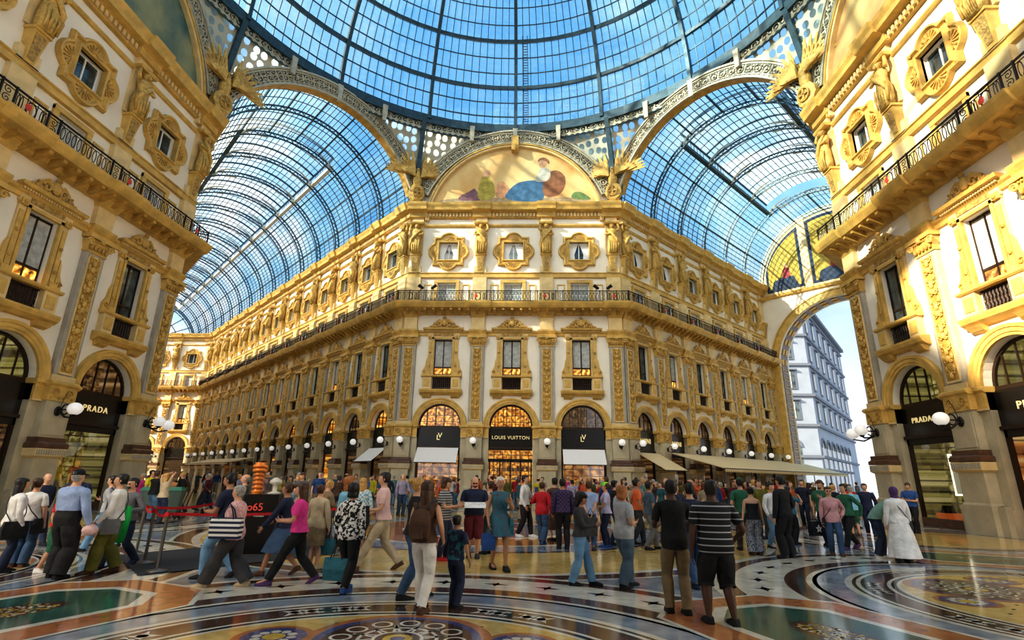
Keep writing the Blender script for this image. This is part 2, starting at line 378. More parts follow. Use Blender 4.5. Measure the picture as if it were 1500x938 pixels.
# --- pilaster of two storeys
def make_pilaster_protos():
    W = .50
    m = MB()
    m.box(-.98, .98, -.30, 0, 0, .9, M['stone']); m.box(-.92, .92, -.27, 0, .9, .98, M['stone'])
    m.box(-.66, .66, -.48, -.2, 0, 1.0, M['stone']); m.taper((-.64,.64,-.46,0), (-.60,.60,-.42,0), 1.0, 1.08, M['stone'])
    m.box(-.58, .58, -.42, 0, 1.08, 2.12, M['stone'])
    pm('p_pedestal', m)
    m = MB(); m.taper((-.60,.60,-.44,0), (-.70,.70,-.54,0), 2.12, 2.2, M['cream']); m.box(-.70, .70, -.54, 0, 2.2, 2.48, M['cream'])
    for i in range(13): m.box(-.66+i*.105, -.60+i*.105, -.56, -.5, 2.24, 2.44, M['greyborder'])
    pm('p_dado_cap', m)
    m = MB(); m.box(-.72, .72, -.55, 0, 2.50, 2.66, M['brown']); m.taper((-.70,.70,-.53,0), (-.62,.62,-.45,0), 2.66, 2.74, M['brown']); m.box(-.64, .64, -.46, 0, 2.74, 2.90, M['brown'])
    pm('p_band', m)
    m = MB(); m.box(-.54, .54, -.30, 0, 2.90, Z_FRZ, M['stone']); m.box(-.46, .46, -.33, 0, 3.0, Z_FRZ-.08, M['stone'])
    pm('p_low', m)
    # impost frieze block with scrolls
    m = MB(); m.box(-.60, .60, -.36, 0, Z_FRZ, 4.92, M['gold'])
    prof(m, [(0,4.90),(.36,4.90),(.46,4.98),(.46,5.06),(.38,5.12),(0,5.12)], -.62, .62, .1, .1, M['gold'])
    for s in (-1, 1):
        m.tube(spiral((s*.30, 4.64), .19, 1.3, s, 14, -.38), .035, 5, M['gold2'])
        for q in range(3): m.ell((s*(.1+.2*q), -.38, 4.46+.1*(q % 2)), (.07,.04,.07), M['gold2'], 7, 4)
    pm('p_frieze', m)
    m = MB(); m.box(-W, W, -.22, 0, 5.12, 10.75, M['greyborder']); m.box(-.56, .56, -.26, 0, 5.12, 5.36, M['cream'])
    pm('p_shaft', m)
    # arabesque relief
    m = MB(); m.box(-.30, .30, -.25, -.2, 5.5, 10.55, M['gold2'])
    for s in (-1, 1): m.box(min(s*.30,s*.34), max(s*.30,s*.34), -.28, -.2, 5.46, 10.6, M['cream'])
    m.box(-.34, .34, -.28, -.2, 5.42, 5.5, M['cream']); m.box(-.34, .34, -.28, -.2, 10.55, 10.62, M['cream'])
    z = 5.65; k = 0
    rr = random.Random(3)
    while z < 10.4:
        for s in (-1, 1):
            m.tube(spiral((s*.14, z+.16), .12, 1.2, s, 9, -.29, rr.random()), .03, 4, M['gold'])
            m.ell((s*.2, -.28, z+.34), (.07,.05,.1), M['gold'], 6, 4)
        m.ell((0, -.29, z+.05+.2*(k % 2)), (.09+.05*(k % 2),.07,.13), M['gold'], 8, 5)
        z += .46; k += 1
    pm('p_relief', m)
    m = MB(); m.box(-.54, .54, -.26, 0, 10.75, 10.84, M['gold'])
    m.taper((-.50,.50,-.24,0), (-.62,.62,-.38,0), 10.84, 11.3, M['gold']); m.box(-.70, .70, -.46, 0, 11.34, 11.52, M['gold'])
    for s in (-1, 1):
        m.tube(spiral((s*.55, 11.16), .17, 1.4, s, 16, -.38), .05, 6, M['gold'])
    for q in range(5): m.ell((-.4+q*.2, -.32, 11.0), (.08,.08,.15), M['gold2'], 7, 5)
    for q in range(7): m.ell((-.36+q*.12, -.38, 11.27), (.05,.05,.06), M['gold2'], 6, 4)
    m.ell((0,-.42,11.35), (.14,.08,.14), M['gold'], 8, 5)
    pm('p_capital', m)
    m = MB()
    prof(m, [(0,11.52),(.26,11.52),(.30,11.66),(.34,11.72),(.42,11.88),(.42,11.98),(.28,12.0),(0,12.0)], -.56, .56, .2, .2, M['gold'])
    m.box(-.48, .48, -.24, 0, 12.0, 12.9, M['cream'])
    m.taper((-.48,.48,-.24,0), (-.62,.62,-.5,0), 12.9, 13.3, M['gold']); m.box(-.62, .62, -.56, 0, 13.3, 13.46, M['gold'])
    pm('p_entab', m)
    m = MB()
    m.box(-.52, .52, -.26, 0, 13.88, 16.06, M['cream']); m.box(-.46, .46, -.22, 0, 16.4, 17.0, M['cream'])
    m.taper((-.20,.20,-.26,0), (-.32,.32,-.44,0), 16.45, 17.80, M['gold']); m.box(-.37, .37, -.50, 0, 17.80, 17.92, M['gold'])
    m.taper((-.13,.13,-.30,0), (-.22,.22,-.47,0), 16.6, 17.7, M['relief'])
    m.box(-.46, .46, -.14, 0, 17.98, 20.4, M['cream'])
    prof(m, [(0,20.42),(.5,20.42),(.56,20.52),(.56,20.58),(0,20.6)], -.5, .5, .1, .1, M['gold'])
    m.box(-.44, .44, -.24, 0, 20.6, 21.05, M['cream'])
    prof(m, [(0,21.02),(.40,21.05),(.44,21.4),(.58,21.46),(.86,21.52),(.90,21.72),(1.0,21.9),(1.04,22.07),(.3,22.13),(0,22.13)], -.72, .72, 0, 0, M['gold'])
    prof(m, [(.3,13.3),(1.1,13.44),(1.2,13.56),(1.30,13.74),(1.34,13.885),(.3,13.89)], -.98, .98, 0, 0, M['gold'])
    pm('p_upper', m)
make_pilaster_protos()

def make_statues():
    """draped telamon figure carved in ochre stone, arms raised to the cornice"""
    for key, rr, sg in (('statue_a', random.Random(1), 1), ('statue_b', random.Random(5), -1)):
        m = MB(); g = M['statue']
        c = lambda x, o, z: (sg*x, -o, z)
        rings = []
        for z, a, b, ox in ((17.98,.30,.20,0),(18.25,.33,.24,.02),(18.6,.34,.24,.04),(18.95,.31,.22,.03),(19.2,.24,.18,0),(19.45,.27,.2,-.02),(19.7,.33,.21,-.02),(19.82,.27,.17,-.02),(19.9,.11,.11,-.01),(19.97,.09,.1,0)):
            n = 20; rings.append([(sg*ox+a*(1+.10*sin(5*t*2*pi/n*2+z*2)*(z < 19.3))*cos(2*pi*t/n), -.36-b*(1+.14*sin(9*2*pi*t/n+z*3)*(z < 19.3))*sin(2*pi*t/n), z) for t in range(n)])
        m.loft(rings, g)
        m.ell(c(0,.40,20.12), (.13,.15,.18), g, 10, 7)                     # head
        m.ell(c(0,.53,20.05), (.08,.07,.12), M['gold2'], 8, 5)              # beard
        m.ell(c(0,.34,20.2), (.17,.16,.12), M['gold2'], 9, 5)              # hair
        m.tube([c(.3,.36,19.75),c(.44,.42,19.95),c(.36,.36,20.3)], [.09,.08,.06], 8, g)
        m.tube([c(-.3,.36,19.74),c(-.42,.48,19.45),c(-.12,.58,19.38)], [.09,.08,.05], 8, g)
        m.tube([c(-.30,.5,19.8),c(-.05,.6,19.45),c(.26,.58,19.0),c(.33,.45,18.5)], [.05,.09,.10,.05], 7, g)  # sash of drapery
        m.tube([c(.32,.42,19.1),c(.36,.5,18.7),c(.30,.52,18.1)], [.06,.08,.04], 6, M['gold2'])
        for q in range(4): m.tube([c(-.22+.14*q,.56,19.0-.1*q),c(-.2+.13*q,.62,18.5),c(-.2+.12*q,.56,18.02)], [.03,.045,.03], 5, g)
        m.v = [(x*1.22, y*1.15, 17.92+(z-17.98)*1.06) for x, y, z in m.v]
        pm(key, m, True)
make_statues()

def make_rail(key, L, corner=False):
    m = MB(); I = M['iron']; o = 1.0; h0, h1 = 13.95, 14.74
    m.box(-L/2, L/2, -o-.035, -o+.035, h1-.05, h1, I); m.box(-L/2, L/2, -o-.02, -o+.02, h0, h0+.04, I); m.box(-L/2, L/2, -o-.012, -o+.012, h1-.17, h1-.145, I)
    def oval(x, w=.085, hh=.27):
        m.tube([(x+w*cos(a*pi/5), -o, 14.29+hh*sin(a*pi/5)) for a in range(10)], .02, 4, I, closed=True)
    def post(x): m.box(x-.03, x+.03, -o-.03, -o+.03, 13.88, h1+.03, I)
    if corner:
        k = max(1, int(L/.24))
        for i in range(k): oval(-L/2+(i+.5)*L/k)
        post(-L/2+.03); post(L/2-.03)
    else:
        sc = L/5.0
        for i in range(10): oval((-1.15+i*.2555)*sc)
        for s in (-1, 1):
            post(s*1.33*sc); post(s*1.85*sc)
            for zz in (14.12, 14.45): m.tube(spiral((s*1.59*sc, zz), .17, 1.4, s, 12, -o, 1), .018, 4, I)
            oval(s*1.98*sc, .05); oval(s*2.1*sc, .05)
            if s > 0: m.ell((s*2.36*sc, -o-.03, 14.32), (.13,.03,.15), M['red_medal'], 10, 5)
            m.tube([(s*L/2*.99+.17*cos(a*pi/6)*(-s), -o, 14.29+.28*sin(a*pi/6)) for a in range(-3, 4)], .03, 4, I)
            m.tube([(s*2.3*sc, -o, h0), (s*2.3*sc, -o, h1)], .018, 4, I)
    pm(key, m)
make_rail('rail5', 5.0); make_rail('rail4', 4.25)

def arch_protos(sfx, r):
    n = 20
    m = MB()
    prf = [(r, 0), (r, .12), (r+.10, .12), (r+.12, .16), (r+.26, .16), (r+.28, .20), (r+.40, .22), (r+.42, 0)]
    m.loft([[(q*cos(pi*i/n), -o, Z_IMP+q*sin(pi*i/n)) for q, o in prf] for i in range(n+1)], M['gold'])
    m.box(-.12, .12, -.26, 0, Z_IMP+r-.06, Z_IMP+r+.42, M['gold']) if False else None
    pm('a_ring'+sfx, m)
    m = MB(); ri = r-.01
    pts = [((ri)*cos(pi*i/n), .35, Z_IMP+ri*sin(pi*i/n)) for i in range(n+1)]; ups = [(cos(pi*i/n), 0, sin(pi*i/n)) for i in range(n+1)]
    m.ribbon([(p[0]*.965, p[1], Z_IMP+(p[2]-Z_IMP)*.965) for p in pts], ups, .10, .11, M['bronze'])
    for x in (-.6, -.2, .2, .6): 
        X = x*r; m.box(X-.022, X+.022, .32, .38, Z_IMP-.05, Z_IMP+sqrt(ri*ri-X*X), M['bronze'])
    m.box(-ri, ri, .28, .42, Z_IMP-.14, Z_IMP, M['bronze'])
    pm('a_fan'+sfx, m)
    m = MB(); m.poly([(q*ri*cos(pi*i/n), .36, Z_IMP+ri*sin(pi*i/n)) for q in (1,) for i in range(n+1)], M['shopglass']); pm('a_glass'+sfx, m)
    m = MB(); m.box(-ri, ri, .25, .40, 3.69, Z_IMP-.14, M['dark']); m.box(-ri, ri, .16, .44, 3.56, 3.69, M['bronze']); pm('a_sign'+sfx, m)
    # lower shopfront: frames and glass
    m = MB()
    for x in (-ri+.06, ri-.06): m.box(x-.06, x+.06, .28, .42, 0, 3.56, M['bronze'])
    m.box(-ri, ri, .28, .42, 3.30, 3.56, M['dark']); m.box(-ri, ri, .26, .44, 0, .35, M['brown'])
    pm('a_frame'+sfx, m)
    m = MB()
    for i in range(5):
        x = -ri+.08+(2*ri-.16)*i/4; m.box(x-.045, x+.045, .28, .42, 0, 2.75, M['bronze'])
    m.box(-ri, ri, .28, .42, 2.70, 2.90, M['dark']); m.box(-ri, ri, .28, .42, 3.48, 3.56, M['dark']); m.box(-ri, ri, .28, .42, 0, .12, M['dark'])
    for i in range(4): 
        x = -ri+.08+(2*ri-.16)*(i+.5)/4; m.box(x-.3, x+.3, .29, .33, .12, .75, M['dark'])
    pm('a_door'+sfx, m)
    m = MB(); m.box(-ri, ri, .355, .365, .3, 3.5, M['shopglass']); pm('a_pane'+sfx, m)
    for k in ('shop_warm', 'shop_dim', 'shop_green', 'shop_window'):
        m = MB()   # room behind the glass, open to the front
        z0, z1 = .02, 3.5; D = 1.7; a = r+.1
        m.add([(-a,D,z0),(a,D,z0),(a,D,z1),(-a,D,z1),(-a,.5,z0),(a,.5,z0),(a,.5,z1),(-a,.5,z1)], [(0,1,2,3),(0,4,7,3),(1,5,6,2),(0,1,5,4),(3,2,6,7)], M[k])
        pm('a_room_'+k+sfx, m)
        m = MB(); z0, z1 = 3.72, Z_IMP+r+.15
        m.add([(-a,D,z0),(a,D,z0),(a,D,z1),(-a,D,z1),(-a,.5,z0),(a,.5,z0),(a,.5,z1),(-a,.5,z1)], [(0,1,2,3),(0,4,7,3),(1,5,6,2),(0,1,5,4),(3,2,6,7)], M[k])
        pm('a_loft_'+k+sfx, m)
arch_protos('5', 1.52); arch_protos('4', 1.30)

def shelf_protos():
    m = MB()
    for z in (.9, 1.5, 2.1, 2.7): m.box(-1.35, 1.35, 1.2, 1.5, z, z+.04, M['bronze'])
    for z in (.94, 1.54, 2.14):
        for i in range(8):
            x = -1.2+i*.34; rr = random.Random(i*7+int(z*10)); h = .15+.2*rr.random(); m.taper((x-.11,x+.11,1.22,1.42), (x-.07,x+.07,1.26,1.38), z, z+h, M['brown'] if rr.random() < .6 else M['gold2'])
    pm('a_shelves', m)
shelf_protos()

def lamp_protos():
    m = MB(); I = M['iron']
    m.ell((0,-.36,3.82), (.12,.06,.16), I, 8, 5); m.tube([(0,-.4,3.72),(0,-.6,3.60),(0,-.85,3.66),(0,-.92,3.76)], .03, 6, I)
    m.tube([(0,-.4,3.9),(0,-.52,4.05),(0,-.66,3.98),(0,-.62,3.82),(0,-.52,3.84)], .02, 5, I)
    m.lathe([(.04,3.72),(.10,3.78),(.07,3.83)], 10, (0,-.92,0), I)
    pm('l_bracket', m)
    m = MB(); m.ell((0,-.92,4.03), (.225,.225,.225), M['globe'], 16, 10); pm('l_globe', m, True)
    # longer side bracket, shade hanging out from the pier
    m = MB()
    m.ell((0,-.36,3.95), (.16,.07,.2), I, 8, 5)
    m.tube([(0,-.4,3.95),(0,-.7,3.72),(0,-.95,3.70),(0,-1.05,3.78)], .04, 6, I)
    m.tube([(-.0,-.45,4.0)]+[(0, -.66-.16*cos(a*.5), 4.02+.2*sin(a*.5)) for a in range(12)], .03, 5, I)
    m.tube([(0,-.42,4.1),(0,-.5,4.5),(0,-.62,4.75)], .015, 4, I)
    m.lathe([(.05,3.74),(.12,3.80),(.08,3.86)], 10, (0,-1.05,0), I)
    pm('l_bracket_long', m)
    m = MB(); m.ell((0,-1.05,4.05), (.27,.27,.25), M['globe'], 16, 10); pm('l_globe_long', m, True)
lamp_protos()

def text_obj(body, size, parent, loc, mat, name='lettering', space=1.0, ext=.02, sx=1):
    c = bpy.data.curves.new(name, 'FONT'); c.body = body; c.size = size; c.extrude = ext; c.align_x = 'CENTER'; c.align_y = 'CENTER'; c.space_character = space
    t = bpy.data.objects.new('t', c); me = bpy.data.meshes.new_from_object(t); bpy.data.objects.remove(t); me.materials.clear(); me.materials.append(mat)
    o = bpy.data.objects.new(name, me); COL.objects.link(o); o.parent = parent; o.location = loc; o.rotation_euler = (pi/2, 0, 0); o.scale = (sx, 1, 1)
    return o

ORD = ['first', 'second', 'third', 'fourth', 'fifth', 'sixth', 'seventh', 'eighth', 'ninth', 'tenth', 'eleventh', 'twelfth', 'thirteenth', 'fourteenth', 'fifteenth']
WN = [0]
def facade(side, nb, sp, r, c, k0, k1, org, rz, desc, full=True, order=None, rail_in=1.0, shops=None, pil_skip=(), statues=True, lamps='short', end_pil=True):
    """side: setting name; bays start at local x=0; order(i) -> word for bay i seen from the octagon"""
    sfx = '5' if sp > 4.6 else '4'
    Lw = 2*c+(nb-1)*sp; T = .45
    root = empty('wall_'+side, org, rz, 'ochre and white three-storey galleria facade, '+desc, 'wall', kind='structure')
    m = MB(); PL = M['plaster']; ST = M['stone']
    for i in range(nb):
        uc = c+i*sp; ul = 0 if i == 0 else uc-sp/2; ur = Lw if i == nb-1 else uc+sp/2
        for a, b in ((ul, uc-r), (uc+r, ur)): m.box(a, b, 0, T, 0, Z_IMP, ST)
        n = 16; top = 7.2
        for j in range(n):
            a0, a1 = pi*j/n, pi*(j+1)/n
            x0, x1 = uc+r*cos(a0), uc+r*cos(a1); z0, z1 = Z_IMP+r*sin(a0), Z_IMP+r*sin(a1)
            m.prism([(x0,0,z0),(x0,0,top),(x1,0,top),(x1,0,z1)], (0,T,0), PL)
        m.box(ul, uc-r, 0, T, Z_IMP, top, PL); m.box(uc+r, ur, 0, T, Z_IMP, top, PL)
        for z0, z1, hw in ((7.2,7.64,0),(7.64,11.29,.66),(11.29,13.88,0),(13.88,15.68,.70),(15.68,17.54,0),(17.54,18.98,.72),(18.98,22.06,0)):
            if hw == 0: m.box(ul, ur, 0, T, z0, z1, PL)
            else: m.box(ul, uc-hw, 0, T, z0, z1, PL); m.box(uc+hw, ur, 0, T, z0, z1, PL)
    m.build('facade_surface', None, root)
    m = MB()
    prof(m, [(0,21.02),(.22,21.05),(.26,21.4),(.40,21.46),(.70,21.52),(.74,21.72),(.84,21.9),(.88,22.06),(.3,22.12),(0,22.12)], 0, Lw, k0, k1, M['gold'])
    nd = int(Lw/.26)
    for i in range(nd): u = (i+.5)*Lw/nd; m.box(u-.075, u+.075, -.36, -.2, 21.12, 21.38, M['cream'])
    m.build('cornice', None, root)
    m = MB()
    prof(m, [(0,20.3),(.10,20.32),(.16,20.42),(.16,20.5),(0,20.54)], 0, Lw, k0, k1, M['gold'])
    prof(m, [(0,16.06),(.16,16.1),(.16,16.38),(.22,16.42),(.22,16.48),(0,16.5)], 0, Lw, k0, k1, M['gold'])
    prof(m, [(0,11.54),(.10,11.56),(.12,11.72),(.2,11.8),(.22,11.92),(0,11.95)], 0, Lw, k0, k1, M['gold'])
    m.build('string_course', None, root)
    m = MB()   # balcony slab with brackets
    prof(m, [(0,13.12),(.30,13.2),(.36,13.42),(1.0,13.46),(1.06,13.56),(1.16,13.74),(1.2,13.88),(0,13.9)], 0, Lw, k0, k1, M['gold'])
    nd = int(Lw/.62)
    for i in range(nd):
        u = (i+.5)*Lw/nd; m.loft([[(u-.09,-.3,13.05),(u+.09,-.3,13.05),(u+.09,-.3,13.47),(u-.09,-.3,13.47)],[(u-.09,-.92,13.3),(u+.09,-.92,13.3),(u+.09,-.92,13.47),(u-.09,-.92,13.47)]], M['gold2'])
    m.build('balcony_slab', None, root)
    m = MB()   # impost frieze between pilasters
    for i in range(nb+1):
        a = 0 if i == 0 else c+(i-1)*sp+r; b = Lw if i == nb else c+i*sp-r
        m.box(a, b, -.10, T, Z_FRZ, 4.92, M['gold'])
        prof(m, [(-T,4.90),(.10,4.90),(.2,4.98),(.2,5.06),(.12,5.11),(-T,5.11)], a-.08 if i else a, b+.08 if i < nb else b, 0, 0, M['gold'])
        m.box(a, b, -.12, T, Z_FRZ-.06, Z_FRZ, M['cream'])
        m.box(a-.02 if i else a, b+.02 if i < nb else b, -.10, T, 0, .9, M['stone'])
    m.build('impost_frieze', None, root)
    if True:
        m = MB()
        for i in range(nb):
            uc = c+i*sp
            m.box(uc-sp/2+.55, uc+sp/2-.55, -.03, 0, 20.62, 21.0, M['plaster'])
        m.build('frieze_panel', None, root)
    # balcony railing
    rr = empty('balcony_railing', org, rz, 'black iron balcony railing with oval loops '+desc, 'railing')
    for i in range(nb):
        o = inst('rail'+sfx, 'railing_panel', rr, loc=(c+i*sp,0,0))
    for s, kk in ((0, k0), (1, k1)):
        Lc = (c-sp/2)+kk*1.0
        if Lc > .15:
            key = 'railc%.2f' % Lc
            if key not in P: make_rail(key, Lc, True)
            inst(key, 'railing_panel', rr, loc=((-kk*1.0+Lc/2) if s == 0 else (Lw+kk*1.0-Lc/2), 0, 0))
    order = order or (lambda i: ORD[i])
    for i in range(nb):
        uc = c+i*sp; wd = order(i)
        R = Matrix.Rotation(rz, 4, 'Z'); p = Vector(org)+R @ Vector((uc,0,0))
        WN[0] += 1; w = empty('window_%d' % WN[0], p, rz, 'tall window with scrolled crest and iron guard, %s bay %s' % (wd, desc), 'window', 'tall first-floor windows', 'structure')
        for k, nme in (('w_surround','surround'),('w_hood','hood_moulding'),('w_crest','carved_crest'),('w_sill','sill'),('w_corbel','corbel'),('w_grille','guard_grille'),('w_sash','sash')): inst(k, nme, w)
        inst('w_pane', 'glass_pane', w)
        if side == 'center' or (i % 3 == 1): inst('w_blind', 'blind', w)
        WN[0] += 1; w = empty('window_%d' % WN[0], p, rz, 'small square attic window in lobed ochre frame, %s bay %s' % (wd, desc), 'window', 'square attic windows', 'structure')
        for k, nme in (('s_frame','lobed_frame'),('s_sash','sash'),('s_pane','glass_pane')): inst(k, nme, w)
        if side == 'center' or (side in ('arm_left', 'arm_right') and i < 2): inst('s_curtain', 'curtain', w)
        WN[0] += 1; w = empty('window_%d' % WN[0], p, rz, 'low balcony door behind the railing, %s bay %s' % (wd, desc), 'door', 'balcony doors', 'structure')
        inst('d_frame', 'frame', w); inst('d_leaf', 'door_leaf', w)
        sh = (shops or {}).get(i, dict(k='shop_dim', l='shop_dim'))
        s_ = empty('shop_front', p, rz, sh.get('label', 'arched shop front with dark sign band, %s bay %s' % (wd, desc)), 'shop front', 'arched shop fronts', 'structure')
        inst('a_ring'+sfx, 'arch_moulding', s_); inst('a_fan'+sfx, 'fanlight_frame', s_); inst('a_glass'+sfx, 'fanlight_glass', s_)
        inst('a_sign'+sfx, 'sign_band', s_); inst(('a_door' if sh.get('door') else 'a_frame')+sfx, 'shop_frame', s_); inst('a_pane'+sfx, 'display_glass', s_)
        inst('a_room_'+sh['k']+sfx, 'shop_interior', s_); inst('a_loft_'+sh['l']+sfx, 'upper_interior', s_)
        if side == 'right' and i == 0:
            m = MB(); wl = mat('lit_white_frame', (.8,.8,.7), .5, emit=(1,.95,.8), es=1.6)
            for a, b, z0, z1 in ((-.6,.5,1.25,1.32),(-.6,.5,2.85,2.92),(-.6,-.53,1.25,2.92),(.43,.5,1.25,2.92)): m.box(a, b, 1.2, 1.26, z0, z1, wl)
            m.box(-.53, .43, 1.22, 1.25, 1.3, 2.87, mat('pale_screen', (.45,.48,.42), .6, emit=(.5,.52,.42), es=.35)); m.build('lit_screen', None, s_)
            m = MB(); m.box(-1.3, 1.3, .75, 1.3, .3, .55, mat('orange_bench', (.55,.12,.03), .5, emit=(.6,.15,.03), es=.4)); m.taper((-1.1,-.6,.8,1.1), (-1.0,-.65,.85,1.05), .55, .85, M['dark']); m.taper((.3,.9,.8,1.1), (.35,.85,.85,1.05), .55, .9, M['brown']); m.build('display_bench', None, s_)
        if sh.get('door'): inst('a_shelves', 'display_shelves', s_)
        if sh.get('text'): text_obj(sh['text'], sh.get('size', .34), s_, (sh.get('dx', 0), .235, 4.32), M['letter'], space=sh.get('space', 1.15))
        if sh.get('mono'):
            text_obj('L', .50, s_, (-.07, .235, 4.27), M['letter'], 'monogram'); text_obj('V', .50, s_, (.06, .22, 4.41), M['letter'], 'monogram')
    for i in range(nb+1):
        if i in pil_skip: continue
        u = .50 if i == 0 else (Lw-.50 if i == nb else c+(i-.5)*sp)
        R = Matrix.Rotation(rz, 4, 'Z'); p = Vector(org)+R @ Vector((u,0,0))
        if i == 0: wd = 'at the near end' if side != 'center' else 'left corner'
        wd = pil_word(side, i, nb)
        q = empty('pilaster', p, rz, 'ochre relief pilaster, %s %s' % (wd, desc), 'pilaster', 'two-storey pilasters', 'structure')
        for k, nme in (('p_pedestal','pedestal'),('p_dado_cap','dado_cap'),('p_band','marble_band'),('p_low','lower_shaft'),('p_frieze','frieze_block'),('p_shaft','shaft'),('p_relief','relief_panel'),('p_capital','capital'),('p_entab','entablature_block'),('p_upper','upper_pilaster')): inst(k, nme, q)
        o = None if (side, i) in (('arm_right', nb), ('arm_end', nb)) else inst('statue_a' if i % 2 else 'statue_b', 'telamon_statue', None)
        if o: o.location = p; o.rotation_euler = (0,0,rz); tag(o, 'draped stone figure, %s %s' % (wd, desc), 'statue', 'stone telamon figures')
        if lamps:
            kk = '' if lamps == 'short' else '_long'
            l = empty('wall_lamp', p, rz, 'white globe lamp, %s %s' % (wd, desc), 'lamp', 'globe wall lamps')
            inst('l_bracket'+kk, 'bracket', l); inst('l_globe'+kk, 'globe', l)
            if lamps == 'long' and ((side == 'left' and i == nb) or (side == 'right' and i == 0)):
                for (dx, dy, dz) in ((.55 if side == 'left' else -.55, -.1, -.12),):
                    inst('l_globe'+kk, 'globe', l, loc=(dx, dy, dz)); m2 = MB(); m2.tube([(0,-.45,3.8),(dx*.6,-.8,3.58),(dx,-1.15,3.66)], .035, 6, M['iron']); m2.build('bracket', None, l)
    return root
def pil_word(side, i, nb):
    if side == 'center': return ('left corner', 'second from left', 'second from right', 'right corner')[i]
    if side == 'left': return ('%s pier from the inner corner' % ORD[nb-i])
    if side == 'arm_left': return ('%s pier from the octagon' % ORD[nb-i])
    if side == 'arm_right' or side == 'right': return ('%s pier from the octagon' % ORD[i])
    return ORD[i]+' pier'

K = .4142; WC = 7.98; DC = 36.9; AX = 17.88; YC = 25.96
LVshop = {0: dict(k='shop_window', l='shop_warm', mono=1, label='left arched shop front with gilt monogram on black band beside the central door'),
          1: dict(k='shop_warm', l='shop_warm', door=1, text='LOUIS VUITTON', size=.33, space=1.1, label='central arched shop entrance with lit doors under the LOUIS VUITTON sign'),
          2: dict(k='shop_window', l='shop_dim', mono=1, label='right arched shop front with gilt monogram on black band beside the central door')}
facade('center', 3, 5.0, 1.52, 2.98, K, K, (-WC, DC, 0), 0, 'on the frontal block', shops=LVshop, order=lambda i: ('left', 'middle', 'right')[i])
PR = dict(k='shop_green', l='shop_green')
# right side wall faces -x ; local x runs from far corner toward the camera (rz=-90: local x = -Y)
facade('right', 3, 5.0, 1.52, 2.98, K, 0, (AX, YC, 0), -pi/2, 'on the near right block', lamps='long', order=lambda i: ORD[i],
       shops={0: dict(PR, text='PRADA', size=.33, space=1.2, dx=-.30, label='arched window with PRADA sign, far bay of the near right block'), 1: dict(PR, text='PRADA', size=.38, space=1.25, k='shop_window', label='arched window with PRADA sign at the right edge'), 2: PR})
# left side wall faces +x ; rz=+90: local x = +Y ; starts near the camera
LW = 2*2.98+10
facade('left', 3, 5.0, 1.52, 2.98, 0, K, (-AX, YC-LW, 0), pi/2, 'on the near left block', lamps='long', order=lambda i: ORD[2-i],
       shops={2: dict(PR, text='PRADA', size=.38, space=1.25, l='shop_dim', label='arched window with PRADA sign, far bay of the near left block'), 1: dict(PR, k='shop_dim'), 0: PR})
# arms
NL, NR = 13, 6; CA = 2.4; SA = 4.25
LL = 2*CA+(NL-1)*SA; LR = 2*CA+(NR-1)*SA
e = 1/sqrt(2)
facade('arm_left', NL, SA, 1.30, CA, 0, K, (-WC-LL*e, DC+LL*e, 0), -pi/4, 'along the left arcade', order=lambda i: ORD[NL-1-i],
       shops={i: dict(k=('shop_warm' if i % 3 == 1 else 'shop_dim'), l=('shop_dim' if i % 2 else 'shop_warm')) for i in range(NL)})
facade('arm_right', NR, SA, 1.30, CA, K, 0, (WC, DC, 0), pi/4, 'along the right arcade', order=lambda i: ORD[i],
       shops={0: dict(k='shop_dim', l='shop_dim', text='SAVINI', size=.5, label='arched shop front with SAVINI in gilt letters, first bay along the right arcade'),
              1: dict(k='shop_dim', l='shop_dim', text='SAVINI', size=.5, label='arched shop front with SAVINI in gilt letters, second bay along the right arcade')})
# far end of the left arcade, frontal
PE = (-WC-LL*e, DC+LL*e)
facade('arm_end', 2, 5.0, 1.52, 2.98, 0, K, (PE[0]-2*2.98-5.0, PE[1], 0), 0, 'at the far left arcade end')
# ================================================================== IRON AND GLASS
C0 = Vector((0, 18.7, 0)); RD = 18.2; ZR = 29.15; HD = 17.0
def rot2(v, a): return Vector((v[0]*cos(a)-v[1]*sin(a), v[0]*sin(a)+v[1]*cos(a), 0))
NB_ = 2*C0.y
corners = [Vector(p) for p in ((-WC,DC,0),(WC,DC,0),(AX,YC,0),(AX,YC-LW,0),(WC,NB_-DC,0),(-WC,NB_-DC,0),(-AX,YC-LW,0),(-AX,YC,0))]
RA, ZA = 8.4, 20.5
